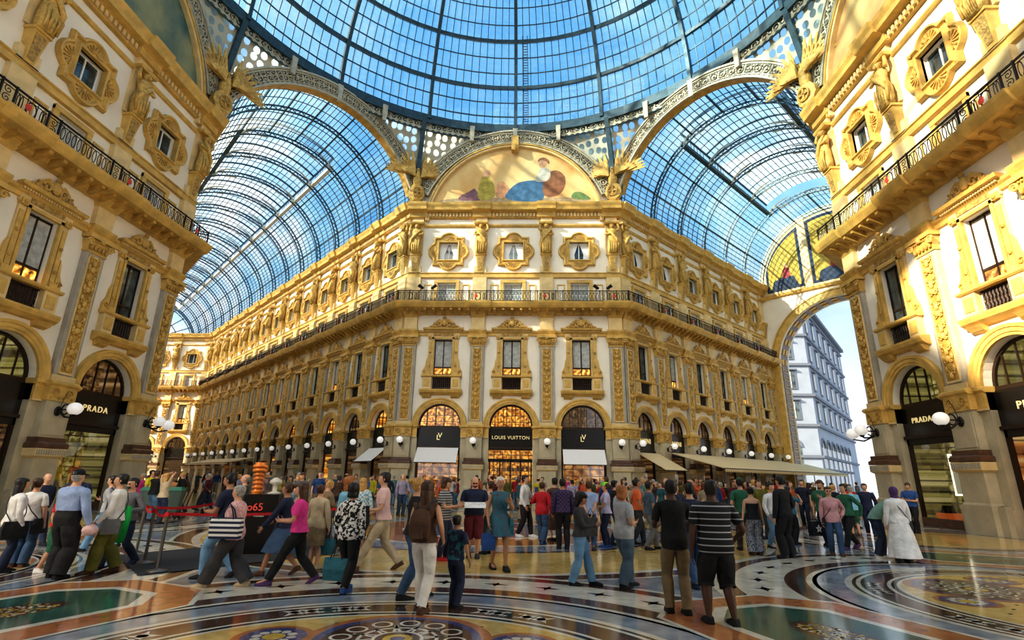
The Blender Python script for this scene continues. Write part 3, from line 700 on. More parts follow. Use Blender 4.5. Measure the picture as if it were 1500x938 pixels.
# ---- dome
dome = empty('glass_dome', (C0.x, C0.y, ZR), 0, 'great blue glass dome on dark iron ribs above the octagon', 'dome', kind='structure')
def dp(az, ph, dr=0): # azimuth from +y
    r = (RD+dr)*cos(ph); return (r*sin(az), r*cos(az), (HD+dr)*sin(ph))
PH = [radians(12.7*k) for k in range(7)]; PT = radians(79)
def dn(az, ph): return (cos(ph)*sin(az), cos(ph)*cos(az), sin(ph))
fine = MB()
for k in range(16):
    a = k*pi/8
    m = MB(); n = 28; ps = [PT*i/n for i in range(n+1)]
    m.ribbon([dp(a, p, -.18) for p in ps], [dn(a, p) for p in ps], .26, .42, M['steel'])
    for q in (1, 2, 3, 4, 5, 6): m.box(0,0,0,0,0,0) if False else None
    m.build('dome_rib', None, dome)
    m = MB()   # glazing bars of one segment
    NBm = 11
    for j in range(1, NBm):
        b = a+pi/8*j/NBm
        top = PT if j % 2 == 0 else PH[5]
        qs = [top*i/20 for i in range(21)]
        m.ribbon([dp(b, p, -.02) for p in qs], [dn(b, p) for p in qs], .05, .07, M['steel'])
    for lev in range(6):
        for s in (1, 2):
            p = PH[lev]+(PH[lev+1]-PH[lev])*s/3
            bs = [a+pi/8*j/4 for j in range(5)]
            m.ribbon([dp(b, p, -.02) for b in bs], [dn(b, p) for b in bs], .07, .08, M['steel'])
    p = PH[0]+.06
    m.tube([dp(a+pi/8*j/4, p, -.3) for j in range(5)], .03, 4, M['steel'])
    m.build('glazing_bars', None, dome)
    m = MB()
    na, npn = 4, 18
    g = [[dp(a+pi/8*i/na, PT*j/npn) for i in range(na+1)] for j in range(npn+1)]
    for j in range(npn): m.strip(g[j], g[j+1], M['roofglass'])
    m.build('glass_segment', None, dome)
for k, p in enumerate(PH):
    m = MB(); n = 64; w, d = (.34, .30) if k else (.55, .75)
    m.ribbon([dp(2*pi*i/n, p, -.12 if k else .0) for i in range(n)], [(sin(2*pi*i/n), cos(2*pi*i/n), 0) if k == 0 else dn(2*pi*i/n, p) for i in range(n)], d if k == 0 else .26, w if k == 0 else .28, M['steel'], closed=True)
    m.build('ring_beam', None, dome)
m = MB(); r = RD*cos(PT); z = HD*sin(PT)
m.ribbon([(r*sin(2*pi*i/24), r*cos(2*pi*i/24), z) for i in range(24)], [(sin(2*pi*i/24), cos(2*pi*i/24), 0) for i in range(24)], .5, .4, M['steel'], closed=True)
m.lathe([(r,z),(r,z+1.6),(r*.5,z+2.6),(.1,z+3.1)], 16, (0,0,0), M['roofglass']); m.build('lantern', None, dome)
m = MB()     # maintenance ladder lying on the glass
for s in (-1, 1):
    qs = [PH[0]+.03+(PH[2]-PH[0])*i/10 for i in range(11)]; m.ribbon([dp(.045+s*.012, q, .1) for q in qs], [dn(.045, q) for q in qs], .05, .05, M['steel'])
for i in range(34):
    q = PH[0]+.04+(PH[2]-PH[0]-.02)*i/34; m.bar(dp(.033, q, .1), dp(.057, q, .1), .05, .05, M['steel'])
m.build('ladder', None, dome)

# ---- frieze of scrolls under the ring
fr = empty('scroll_frieze', (C0.x, C0.y, 0), 0, 'ring of cast iron scrolls under the dome beam', 'iron frieze', kind='structure')
for k in range(16):
    m = MB(); a0 = k*pi/8-pi/16; n = 6; uv = []
    A = [((RD-.05)*sin(a0+pi/8*i/n), (RD-.05)*cos(a0+pi/8*i/n), 28.15) for i in range(n+1)]; B = [(x, y, 28.95) for x, y, z in A]
    m.strip(A, B, M['frieze_lattice']); uv = [(i/n*7.1+k*7.1, 0) for i in range(n+1)]+[(i/n*7.1+k*7.1, .8) for i in range(n+1)]
    o = m.build('frieze_panel', None, fr); uvgrid(o, uv)
    m = MB(); m.tube(A, .06, 5, M['steel']); m.build('lower_rail', None, fr)
    m = MB()
    for i in range(9):     # raised scroll curls
        b = a0+pi/8*(i+.5)/9; R = RD-.12
        ce = Vector((R*sin(b), R*cos(b), 28.55)); t = Vector((cos(b), -sin(b), 0))
        m.tube([ce+t*(.30*(1-q/13)*cos(q*.62))+Vector((0,0,.30*(1-q/13)*sin(q*.62))) for q in range(12)], .03, 4, M['steel_light'])
    m.build('scrolls', None, fr)
    for b in (a0, a0+pi/16):     # pale bracket posts
        if abs(((b/(pi/8)) % 2)-1) < .1: continue
        m = MB(); R = RD-.2; t = Vector((cos(b), -sin(b), 0)); p = Vector((R*sin(b), R*cos(b), 0))
        m.prism([p-t*.14+Vector((0,0,27.7)), p+t*.14+Vector((0,0,27.7)), p+t*.2+Vector((0,0,29.1)), p-t*.2+Vector((0,0,29.1))], (-.2*sin(b), -.2*cos(b), 0), M['steel_light'])
        m.build('bracket_post', None, fr)

# ---- eight great arches and the openwork between them and the ring
SIDES = ['frontal mural', 'right arcade', 'right block mural', 'near right arcade', 'entrance', 'near left arcade', 'left block mural', 'left arcade']
def mural(parent, kind):
    m = MB(); n = 48; r = 6.72; zc = 20.8; zb = 22.0; y = -.02
    a0 = math.asin((zb-zc)/r)
    pts = [(r*cos(a0+(pi-2*a0)*i/n), y, zc+r*sin(a0+(pi-2*a0)*i/n)) for i in range(n+1)]
    m.poly(pts, M['mural_'+kind])
    if kind == 'gold':
        def blob(ps, k, dy, sm=3):
            # smooth closed outline through points (Chaikin)
            for _ in range(sm):
                q = []
                for i in range(len(ps)):
                    a, b = ps[i], ps[(i+1) % len(ps)]; q += [(a[0]*.75+b[0]*.25, a[1]*.75+b[1]*.25), (a[0]*.25+b[0]*.75, a[1]*.25+b[1]*.75)]
                ps = q
            m.poly([(x, y-dy, z+.45) for x, z in ps], M[k])
        blob([(-6,22.05),(-5.9,22.3),(-3.5,22.5),(0,22.4),(4,22.5),(6,22.3),(6,22.05)], 'm_earth', .004)
        blob([(-4.6,22.2),(-4.3,22.7),(-3.6,23.0),(-3.2,23.4),(-3.0,23.0),(-2.4,22.4),(-2.6,22.2)], 'm_plum', .006)
        blob([(-3.0,22.2),(-2.9,23.4),(-2.7,24.1),(-2.5,24.6),(-2.1,24.7),(-2.0,24.2),(-1.6,23.6),(-1.5,22.3)], 'm_olive', .008)
        blob([(-2.6,24.5),(-2.4,24.95),(-2.05,24.95),(-1.9,24.6),(-2.1,24.35),(-2.5,24.3)], 'm_skin', .010)
        blob([(-1.6,22.4),(-1.5,23.6),(-1.1,24.0),(-.6,23.7),(-.3,23.0),(-.5,22.4)], 'm_rose', .009)
        blob([(-.9,22.3),(-.5,23.1),(.2,23.8),(1.1,24.0),(2.2,24.0),(2.5,23.6),(2.4,22.9),(2.3,22.2),(1.2,22.05)], 'm_blue', .011)
        blob([(2.3,22.4),(2.2,23.6),(2.5,24.6),(3.3,25.0),(4.0,24.5),(4.1,23.6),(3.6,22.6)], 'm_brown', .012)
        blob([(1.5,23.9),(1.9,24.6),(2.1,25.2),(2.6,25.2),(2.9,24.7),(2.8,24.1),(2.3,23.8)], 'm_linen', .013)
        blob([(1.9,25.3),(1.95,25.8),(2.3,26.0),(2.6,25.7),(2.55,25.3),(2.2,25.1)], 'm_skin', .015)
        blob([(1.8,25.6),(1.9,26.0),(2.4,26.15),(2.8,25.8),(2.75,25.4),(2.5,25.75),(2.1,25.9)], 'm_brown', .017)
        blob([(4.4,22.3),(4.6,22.9),(5.2,23.0),(5.9,22.5),(6.1,22.2)], 'm_leaf', .010)
    m.build('painting', None, parent)
    m = MB()
    m.ribbon([(r*cos(pi*i/n), -.12, zc+r*sin(pi*i/n)) for i in range(n+1)], [(cos(pi*i/n), 0, sin(pi*i/n)) for i in range(n+1)], .35, .16, M['cream'])
    m.ribbon([((r+.14)*cos(pi*i/n), -.2, zc+(r+.14)*sin(pi*i/n)) for i in range(n+1)], [(cos(pi*i/n), 0, sin(pi*i/n)) for i in range(n+1)], .35, .10, M['gold'])
    m.box(-.28, .28, -.55, 0, 27.0, 28.3, M['gold']); m.ell((0,-.55,27.2), (.25,.15,.35), M['gold2'], 8, 5)
    m.build('mural_frame', None, parent)
    m = MB(); m.box(-7.9, 7.9, .05, .4, 22.0, 29.2, M['plaster']); m.build('backing_wall', None, parent)
def flat(name, c): M[name] = mat(name, c, .8, var=.22, vs=2.5)
for nme, c in (('m_earth',(.42,.32,.2)),('m_plum',(.22,.12,.15)),('m_olive',(.42,.34,.08)),('m_skin',(.55,.33,.2)),('m_rose',(.66,.36,.2)),('m_blue',(.07,.17,.30)),('m_brown',(.28,.13,.07)),('m_linen',(.55,.52,.45)),('m_leaf',(.16,.25,.10))): flat(nme, c)
M['mural_gold'] = mat('mural_gold_sky', (.66,.40,.15), .75, col2=(.80,.62,.32), vs=.35)
M['mural_teal'] = mat('mural_teal_sky', (.05,.13,.14), .75, col2=(.35,.34,.18), vs=.35)
M['mural_rust'] = mat('mural_rust_sky', (.55,.20,.08), .75, col2=(.62,.48,.22), vs=.3)
for k in range(8):
    A, B = corners[k], corners[(k+1) % 8]; mid = (A+B)/2; half = (B-A).length/2
    t = (B-A).normalized(); rz = atan2(t.y, t.x)
    g = empty('iron_arch', mid, rz, 'cast iron openwork arch with rosettes, %s' % SIDES[k], 'iron arch', 'arches carrying the dome', 'structure')
    n = 48; ri = 7.32
    aE = math.acos(min(1, 7.9/RA))
    def AP(r, a, y): return (r*cos(a), y, ZA+r*sin(a))
    a_s = [aE+(pi-2*aE)*i/n for i in range(n+1)]
    m = MB(); m.strip([AP(ri, a, -.25) for a in a_s], [AP(RA, a, -.25) for a in a_s], M['arch_lattice'])
    o = m.build('openwork_band', None, g); uvgrid(o, [(a*8, 0) for a in a_s]+[(a*8, 1.08) for a in a_s])
    m = MB()
    for r_, w in ((ri, .12), (RA, .14), (ri+.2, .05), (RA-.2, .05)): m.ribbon([AP(r_, a, -.28) for a in a_s], [(cos(a), 0, sin(a)) for a in a_s], w, w, M['steel_light'])
    m.build('arch_rim', None, g)
    m = MB()
    for i in range(30):
        a = aE+(pi-2*aE)*(i+.5)/30; c = Vector(AP((ri+RA)/2, a, -.3))
        m.tube([c+Vector((.25*cos(q*pi/4), 0, .25*sin(q*pi/4))) for q in range(8)], .04, 4, M['steel_light'], closed=True); m.ell(c, (.09,.05,.09), M['steel_light'], 6, 4)
    m.build('rosettes', None, g)
    m = MB(); m.strip([AP(ri, a, -.25) for a in a_s], [AP(ri, a, .5) for a in a_s], M['gold2']); m.build('soffit', None, g)
    # openwork spandrels
    sp_ = empty('openwork_spandrel', (0,0,0), 0, 'pierced pale iron grille above the arch, %s' % SIDES[k], 'iron grille', 'pierced spandrels under the dome', 'structure')
    for h in range(2):
        m = MB(); N_ = 20; bot = []; top = []
        for i in range(N_+1):
            s = (-half if h == 0 else 0)+half*i/N_
            p = mid+t*s; d = min(abs(s), 7.98); zb = ZA+sqrt(RA*RA-d*d)
            rad = p-C0; rad.z = 0; L_ = rad.length; q = C0+rad*((RD+.02)/L_)
            bot.append(Vector((p.x, p.y, zb))); top.append(Vector((q.x, q.y, 28.7)))
        rows = 6; uv = []; vs = []; fs = []
        for j in range(rows+1):
            for i in range(N_+1):
                v = bot[i].lerp(top[i], j/rows); vs.append(v); uv.append(((i/N_)*half+h*half, v.z-22))
        for j in range(rows):
            for i in range(N_): b = j*(N_+1)+i; fs.append((b, b+1, b+N_+2, b+N_+1))
        m.add(vs, fs, M['spandrel']); o = m.build('grille_panel', None, sp_, True); uvgrid(o, uv)
    if k in (0, 2, 6):
        mg = empty('mural', mid, rz if k == 0 else rz, {0:'golden lunette mural of seated draped figures above the frontal block', 2:'rust coloured lunette mural above the near right block', 6:'teal lunette mural above the near left block'}[k], 'mural', 'lunette murals')
        mural(mg, {0:'gold', 2:'rust', 6:'teal'}[k])
        # local -y must face the centre
    # corner post and eagle at corner A
    cdir = (C0-A); cdir.z = 0; cdir.normalize(); caz = atan2(cdir.y, cdir.x)
    base = A-cdir*.1
    rp = Vector((C0.x, C0.y, 0))-cdir*(RD-.15)
    po = empty('corner_strut', (0,0,0), 0, 'dark steel strut from eagle to dome ring, start of %s side' % SIDES[k], 'strut', 'steel struts at the octagon corners', 'structure')
    m = MB(); m.bar(base+Vector((0,0,22.1))-cdir*.25, rp+Vector((0,0,29.0)), .34, .40, M['steel'], up=cdir); m.build('strut_bar', None, po)
    m = MB(); m.bar(base+Vector((0,0,22.1)), base+Vector((0,0,23.6)), .6, .6, M['steel'], up=cdir); m.build('strut_foot', None, po)

def eagle_proto():
    m = MB(); g = M['statue']; g2 = M['gold2']   # faces -y, stands on z=0
    m.lathe([(.05,0),(.45,.05),(.5,.2),(.3,.35)], 12, (0,0,0), g2)
    m.loft([[(x, -.28-.16*(1-(abs(x)/.62)**2), z) for x, z in ((-.62*w,h),(-.3*w,h+.0),(0,h),(.3*w,h),(.62*w,h))]+[(.62*w,.1,h),(-.62*w,.1,h)] for w, h in ((.3,.12),(.75,.35),(1,.75),(.95,1.15),(.7,1.4),(.35,1.48))], g)
    m.tube([(.34*cos(a*pi/6), -.50, .82+.40*sin(a*pi/6)) for a in range(12)], .05, 5, g2, closed=True)
    m.box(-.06,.06,-.53,-.45,.5,1.2,g2); m.box(-.3,.3,-.53,-.45,.78,.9,g2)
    rg = []
    for z, a, b in ((1.45,.16,.15),(1.6,.28,.26),(1.9,.36,.34),(2.2,.34,.32),(2.45,.22,.22),(2.62,.14,.16),(2.8,.15,.17),(2.95,.12,.14),(3.03,.04,.05)):
        rg.append([(a*cos(2*pi*i/14), -.12-(.16 if z > 2.4 else 0)-b*sin(2*pi*i/14), z) for i in range(14)])
    m.loft(rg, g)
    m.loft([[(-.05,-.42,2.78),(.05,-.42,2.78),(.05,-.42,2.9),(-.05,-.42,2.9)],[(-.01,-.62,2.72),(.01,-.62,2.72),(.01,-.60,2.78),(-.01,-.60,2.78)]], g2)
    for s in (-1, 1):
        m.tube([(s*.17,-.1,1.6),(s*.2,-.25,1.4),(s*.2,-.4,1.3)], [.14,.09,.06], 6, g)
        for row, (n, r0, L0, w) in enumerate(((9, .30, 1.95, .16), (8, .28, 1.3, .14), (7, .22, .8, .12))):
            for i in range(n):
                a = radians(100-i*(13.5 if row == 0 else 15)); 
                root = Vector((s*(.28+.06*i), -.28-.05*row, 2.2+.03*i))
                an = radians(8+i*11); tip = root+Vector((s*sin(an)*L0*(1.1-.02*i), -.12, cos(an)*L0*(1.12-.05*i)))
                d = (tip-root); u = Vector((0,1,0)).cross(d).normalized()*w
                m.loft([[root-u*.4+Vector((0,-.04-.03*row,0)), root+u*.4+Vector((0,-.04-.03*row,0)), root+u*.4+Vector((0,.04,0)), root-u*.4+Vector((0,.04,0))],
                        [root+d*.6-u+Vector((0,-.05-.03*row,0)), root+d*.6+u+Vector((0,-.05-.03*row,0)), root+d*.6+u+Vector((0,.03,0)), root+d*.6-u+Vector((0,.03,0))],
                        [tip-u*.3+Vector((0,-.03,0)), tip+u*.3+Vector((0,-.03,0)), tip+u*.3, tip-u*.3]], g if row != 1 else g2)
    m.tube([(0,.1,1.9),(0,.2,1.6),(0,.25,1.35)], [.2,.22,.12], 8, g)
    pm('eagle', m)
eagle_proto()
for k, (A, wd) in enumerate(zip(corners, ('left corner of the frontal block', 'right corner of the frontal block', 'far corner of the near right block', 'near corner of the right block', 'right of the entrance', 'left of the entrance', 'near corner of the left block', 'far corner of the near left block'))):
    cdir = (C0-A); cdir.z = 0; cdir.normalize()
    if k in (4, 5): continue
    o = inst('eagle', 'winged_eagle', None); o.location = A+cdir*.55+Vector((0,0,22.12)); o.rotation_euler = (0,0,atan2(cdir.y, cdir.x)+pi/2)
    tag(o, 'gilded stone eagle with spread wings above a shield, %s' % wd, 'eagle statue', 'winged eagles at the octagon corners')

M['beam'] = mat('white_painted_beam', (.80,.78,.72), .5)
# ---- barrel vaults
def vault(name, side, M0, dv, s, Lv, phase, lab, lantern_from=1, lab2=''):
    root = empty(name, (0,0,0), 0, lab, 'glass vault', kind='structure')
    R = 7.25; z0 = 22.1; d = Vector((dv[0], dv[1], 0)); s = Vector((s[0], s[1], 0)); M0 = Vector((M0[0], M0[1], 0))
    pt = lambda t, a, r=R: M0+d*t+s*(r*cos(a))+Vector((0,0,z0+r*sin(a)))
    nrm = lambda a: s*cos(a)+Vector((0,0,sin(a)))
    ts = [phase-.1]; t = phase+CA+SA/2
    while t < Lv-1: ts.append(t); t += SA
    ts.append(Lv)
    aL = radians(58)
    for i, t in enumerate(ts):
        m = MB(); n = 30; As = [pi*j/n for j in range(n+1)]
        m.ribbon([pt(t, a, R-.08) for a in As], [nrm(a) for a in As], .10, .10, M['steel'])
        m.ribbon([pt(t, a, R-.42) for a in As], [nrm(a) for a in As], .12, .09, M['steel'])
        for j in range(n*2): 
            a0 = pi*j/(2*n); a1 = pi*(j+1)/(2*n); m.bar(pt(t, a0, R-.42 if j % 2 else R-.1), pt(t, a1, R-.1 if j % 2 else R-.42), .05, .05, M['steel'])
        m.build('arched_rib', None, root)
        if i >= lantern_from and i < len(ts)-1:
            m = MB()
            for sg in (0, 1):
                a = aL if sg == 0 else pi-aL; p = pt(t, a, R-.3); q = p+Vector((0,0,1.1))
                inn = -s if sg == 0 else s
                m.tube([p, p+inn*.25+Vector((0,0,.5)), p+inn*1.0+Vector((0,0,1.05)), p+inn*1.9+Vector((0,0,1.35))], [.09,.10,.07,.05], 5, M['steel_light'])
                m.tube([p, p+inn*.9+Vector((0,0,.35)), p+inn*1.9+Vector((0,0,.55))], .05, 5, M['steel_light'])
            m.build('lantern_bracket', None, root)
    for i in range(len(ts)-1):
        ta, tb = ts[i], ts[i+1]; lan = lantern_from <= i < len(ts)-2
        m = MB(); ranges = [(0, aL), (pi-aL, pi)] if lan else [(0, pi)]
        fb = MB()
        for a0, a1 in ranges:
            n = max(6, int(24*(a1-a0)/pi)); As = [a0+(a1-a0)*j/n for j in range(n+1)]
            m.strip([pt(ta, a) for a in As], [pt(tb, a) for a in As], M['sunlit_milkglass'] if (side == 'left' and a0 > 1) else M['vaultglass'])
            nn = int((a1-a0)/radians(2.9 if side == 'left' else 3.6))
            for j in range(nn+1):
                a = a0+(a1-a0)*j/nn; w = .045 if j % 6 else .12
                fb.bar(pt(ta, a, R-.03), pt(tb, a, R-.03), w, .05 if j % 6 else .16, M['steel'], up=nrm(a))
            nx_ = 4 if side == 'left' else 5
            for q in range(1, nx_):
                tq = ta+(tb-ta)*q/nx_; fb.ribbon([pt(tq, a, R-.05) for a in As], [nrm(a) for a in As], .045, .05, M['steel'])
        if lan:
            # raised lantern: vertical side lights and a flatter upper vault
            xe = R*cos(aL); ze = z0+R*sin(aL); up = .95
            for sg in (1, -1):
                b0 = M0+d*ta+s*(xe*sg)+Vector((0,0,ze)); b1 = M0+d*tb+s*(xe*sg)+Vector((0,0,ze))
                m.strip([b0, b0+Vector((0,0,up))], [b1, b1+Vector((0,0,up))], M['vaultglass'])
                fb.bar(b0, b1, .34, .30, M['beam'] if (sg == 1 and side == 'left') else M['steel']); fb.bar(b0+Vector((0,0,up)), b1+Vector((0,0,up)), .14, .14, M['steel'])
                for q in range(1, 8): c = b0.lerp(b1, q/8); fb.bar(c, c+Vector((0,0,up)), .04, .04, M['steel'], up=d)
            As = [aL+(pi-2*aL)*j/10 for j in range(11)]; ptl = lambda t, a: pt(t, a)+Vector((0,0,up))
            m.strip([ptl(ta, a) for a in As], [ptl(tb, a) for a in As], M['sunlit_milkglass'] if side == 'right' else M['vaultglass'])
            for j in range(1, 17):
                a = aL+(pi-2*aL)*j/17; fb.bar(ptl(ta, a), ptl(tb, a), .045, .05, M['steel'], up=nrm(a))
            for q in range(0, 4):
                tq = ta+(tb-ta)*q/4; fb.ribbon([ptl(tq, a) for a in As], [nrm(a) for a in As], .05 if q else .12, .05 if q else .14, M['steel'])
        m.build('glass_bay', None, root, True); fb.build('glazing_bars', None, root)
    return root, pt, ts
ML = (corners[7]+corners[0])/2; MR = (corners[1]+corners[2])/2
vault('glass_vault', 'left', ML, (-e, e), (e, e), LL+14.0, .37, 'long pale glass barrel vault over the left arcade', 2)
vault('glass_vault', 'right', MR, (e, e), (-e, e), LR+.37, .37, 'short deep blue glass barrel vault over the right arcade', 1)

m = MB(); cE = ML+Vector((-e, e, 0))*(LL+14); sE = Vector((e, e, 0))
m.poly([cE+sE*(7.25*cos(pi*i/24))+Vector((0,0,22.1+7.25*sin(pi*i/24))) for i in range(25)], M['vaultglass'])
for i in range(1, 12): m.bar(cE+Vector((0,0,22.1)), cE+sE*(7.2*cos(pi*i/12))+Vector((0,0,22.1+7.2*sin(pi*i/12))), .12, .12, M['steel'])
for r_ in (2.4, 4.8): m.tube([cE+sE*(r_*cos(pi*i/16))+Vector((0,0,22.1+r_*sin(pi*i/16))) for i in range(17)], .07, 5, M['steel'])
o = m.build('end_lunette'); tag(o, 'fan shaped glazed lunette closing the far left vault', 'glazed lunette', kind='structure')
# hidden-side walls of both arcades (plain, with the same cornice)
for nm, p0, dv, rz_, Lx in (('wall_left_outer', corners[7], (-e, e), 3*pi/4, LL+6), ('wall_right_outer', corners[2], (e, e), -3*pi/4, LR)):
    root = empty(nm, p0, rz_, 'plain ochre and white wall on the far side of the arcade', 'wall', kind='structure')
    s = 1 if nm == 'wall_left_outer' else -1
    a, b = (0, Lx) if s == 1 else (-Lx, 0)
    m = MB(); m.box(a, b, 0, .5, 0, 22.06, M['plaster']); m.build('wall_surface', None, root)
    m = MB(); prof(m, [(0,21.02),(.22,21.05),(.26,21.4),(.70,21.52),(.88,22.06),(0,22.12)], a, b, 0, 0, M['gold']); prof(m, [(0,13.12),(.36,13.42),(1.0,13.46),(1.2,13.88),(0,13.9)], a, b, 0, 0, M['gold']); m.build('cornice', None, root)

for nm, p0, rz_, Lx, Hh in (('wall_near_left', (-AX, YC-LW, 0), -3*pi/4, 40, 31), ('wall_near_right', (AX, YC-LW, 0), -pi/4, 40, 22.06), ('wall_entrance', (-9, -1.6, 0), 0, 18, 29)):  # unseen walls; the near-left one is made taller to block low sun
    root = empty(nm, p0, rz_, 'plain ochre and white block wall behind the viewpoint', 'wall', kind='structure')
    m = MB(); m.box(0, Lx, 0, .5, 0, Hh, M['plaster']); m.build('wall_surface', None, root)

# ---- portal closing the right arcade
PB = Vector((WC+LR*e, DC+LR*e, 0))      # end of the block wall
pr = empty('wall_portal', PB, -pi/4, 'tall ochre triumphal portal arch at the end of the right arcade', 'wall', kind='structure')
# local x runs away from the block wall, toward the near right block; local -y faces the octagon
Wd = 14.74; cx = Wd/2; ro = 6.25; zs = 13.2; TH = 2.4
m = MB()
m.box(0, cx-ro, 0, TH, 0, zs, M['cream']); m.box(cx+ro, Wd, 0, TH, 0, zs, M['cream'])
n = 28
for j in range(n):
    a0, a1 = pi*j/n, pi*(j+1)/n
    m.prism([(cx+ro*cos(a0),0,zs+ro*sin(a0)),(cx+ro*cos(a0),0,20.6),(cx+ro*cos(a1),0,20.6),(cx+ro*cos(a1),0,zs+ro*sin(a1))], (0,TH,0), M['plaster'])
m.box(0, cx-ro, 0, TH, zs, 20.6, M['plaster']); m.box(cx+ro, Wd, 0, TH, zs, 20.6, M['plaster'])
for j in range(24):
    a0, a1 = pi*j/24, pi*(j+1)/24; Rl = 7.3
    def zz(a): return 22.1+Rl*sin(a)
    m.prism([(cx+Rl*cos(a0),0,20.6),(cx+Rl*cos(a0),0,zz(a0)),(cx+Rl*cos(a1),0,zz(a1)),(cx+Rl*cos(a1),0,20.6)], (0,.5,0), M['cream'])
m.build('portal_surface', None, pr)
m = MB()
for r_, o_, w in ((ro+.35, .1, .6), (ro+.75, .16, .14), (ro+.05, .14, .1)): m.ribbon([(cx+r_*cos(pi*i/36), -o_/2, zs+r_*sin(pi*i/36)) for i in range(37)], [(cos(pi*i/36), 0, sin(pi*i/36)) for i in range(37)], o_, w, M['gold'])
for s in (-1, 1): 
    x = cx+s*(ro+.35); m.box(x-.3, x+.3, -.1, 0, 0, zs, M['gold']); m.box(x-.45, x+.45, -.16, 0, zs-.3, zs, M['gold'])
m.build('archivolt', None, pr)
m = MB()     # dark fretwork lining the soffit
m.strip([(cx+(ro-.02)*cos(pi*i/36), .35, zs+(ro-.02)*sin(pi*i/36)) for i in range(37)], [(cx+(ro-.02)*cos(pi*i/36), TH-.35, zs+(ro-.02)*sin(pi*i/36)) for i in range(37)], M['fret'] if 'fret' in M else M['brown'])
for s in (-1, 1): x = cx+s*(ro-.02); m.strip([(x,.35,0),(x,.35,zs)], [(x,TH-.35,0),(x,TH-.35,zs)], M['brown'])
for i in range(18):
    a = pi*(i+.5)/18
    for y in (.8, TH-.8): m.bar((cx+(ro-.05)*cos(a-.05), y, zs+(ro-.05)*sin(a-.05)), (cx+(ro-.05)*cos(a+.05), y, zs+(ro-.05)*sin(a+.05)), .5, .05, M['gold'], up=(cos(a),0,sin(a)))
for s in (-1, 1):
    for i in range(16):
        x = cx+s*(ro-.04); z = .6+i*.8
        for (y0, y1, a, b) in ((.55,TH-.55,z,z+.06),(.55,.61,z,z+.6),(TH-.61,TH-.55,z,z+.6),(.8,TH-.8,z+.3,z+.36)): m.box(min(x, x-s*.03), max(x, x-s*.03), y0, y1, a, b, M['cream'])
m.build('fretwork_soffit', None, pr)
m = MB(); prof(m, [(0,20.5),(.25,20.6),(.35,20.85),(.1,20.95),(0,20.95)], 0, Wd, 0, 0, M['gold'])
for x in (cx-2.3, cx+2.3): m.box(x-.35, x+.35, -.12, 0, 20.95, 22.1+sqrt(7.3**2-2.3**2)-.3, M['cream'])
m.build('entablature', None, pr)
flat('m_yellow', (.45,.33,.07)); flat('m_navy', (.03,.05,.09)); flat('m_crimson', (.30,.05,.06))
mg = empty('mural', PB, -pi/4, 'yellow and dark blue mural panels in the lunette above the portal arch', 'mural', 'lunette murals')
for x0, x1 in ((cx-6.5, cx-2.75), (cx-1.9, cx+1.9), (cx+2.75, cx+6.5)):
    m = MB()
    def top(x): return 22.1+sqrt(max(.01, 6.7**2-(x-cx)**2))
    xs = [x0+(x1-x0)*i/8 for i in range(9)]
    m.poly([(x0,-.02,21.2)]+[(x,-.02,top(x)-.25) for x in xs]+[(x1,-.02,21.2)], M['m_navy'])
    ins = .28; xi = [x0+ins+(x1-x0-2*ins)*i/8 for i in range(9)]
    m.poly([(xi[0],-.03,21.5)]+[(x,-.03,top(x)-.6) for x in xi]+[(xi[-1],-.03,21.5)], M['m_yellow'])
    c = (x0+x1)/2
    m.poly([(c-1.4,-.04,21.5),(c-1.1,-.04,22.4),(c-.2,-.04,22.7),(c+.9,-.04,22.6),(c+1.4,-.04,21.5)], M['m_navy'])
    m.poly([(c-.1,-.05,22.5),(c-.1,-.05,23.4),(c+.2,-.05,23.8),(c+.6,-.05,23.5),(c+.6,-.05,22.6)], M['m_crimson']); m.poly([(c+.1,-.06,23.7),(c+.1,-.06,24.1),(c+.4,-.06,24.15),(c+.45,-.06,23.75)], M['m_skin'])
    m.build('painted_panel', None, mg)

# ---- pale building outside the portal
ob = Vector((46.5, 86, 0)); bl = empty('apartment_building', ob, 0, 'pale white stone palazzo outside, seen through the portal arch', 'building')
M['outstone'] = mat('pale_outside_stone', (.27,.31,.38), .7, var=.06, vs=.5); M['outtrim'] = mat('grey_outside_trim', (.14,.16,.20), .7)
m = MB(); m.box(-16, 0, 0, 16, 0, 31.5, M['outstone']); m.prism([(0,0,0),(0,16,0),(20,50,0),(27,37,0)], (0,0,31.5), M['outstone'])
m.build('walls', None, bl)
FR = Vector((27,37,0)); fl = FR.length; fa = atan2(37,27)
m = MB()
for z in (5.6, 10.4, 15.2, 20.2, 25.2, 30.2):
    m.box(-16, .3, -.3, 0, z-.25, z+.15, M['outtrim'])
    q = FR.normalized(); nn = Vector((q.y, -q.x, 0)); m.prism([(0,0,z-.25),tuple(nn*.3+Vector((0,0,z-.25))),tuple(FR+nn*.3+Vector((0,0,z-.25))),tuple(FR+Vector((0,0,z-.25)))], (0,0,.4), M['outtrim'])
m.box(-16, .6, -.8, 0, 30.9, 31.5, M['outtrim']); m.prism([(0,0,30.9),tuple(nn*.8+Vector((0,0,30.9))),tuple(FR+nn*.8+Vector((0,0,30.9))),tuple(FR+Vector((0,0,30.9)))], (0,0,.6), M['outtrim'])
m.build('string_courses', None, bl)
fr_ = empty('facade_side', (0,0,0), fa); fr_.parent = bl; fr_.name = 'side_facade'
def owin(x, z, w, h, par):
    m = MB(); m.box(x-w/2-.2, x+w/2+.2, -.15, 0, z-.2, z+h+.2, M['outtrim']); m.box(x-w/2, x+w/2, -.18, -.1, z, z+h, M['pane'])
    m.box(x-.05, x+.05, -.22, -.1, z, z+h, M['white']); m.box(x-w/2-.4, x+w/2+.4, -.45, 0, z+h+.3, z+h+.5, M['outtrim']); m.build('window', None, par)
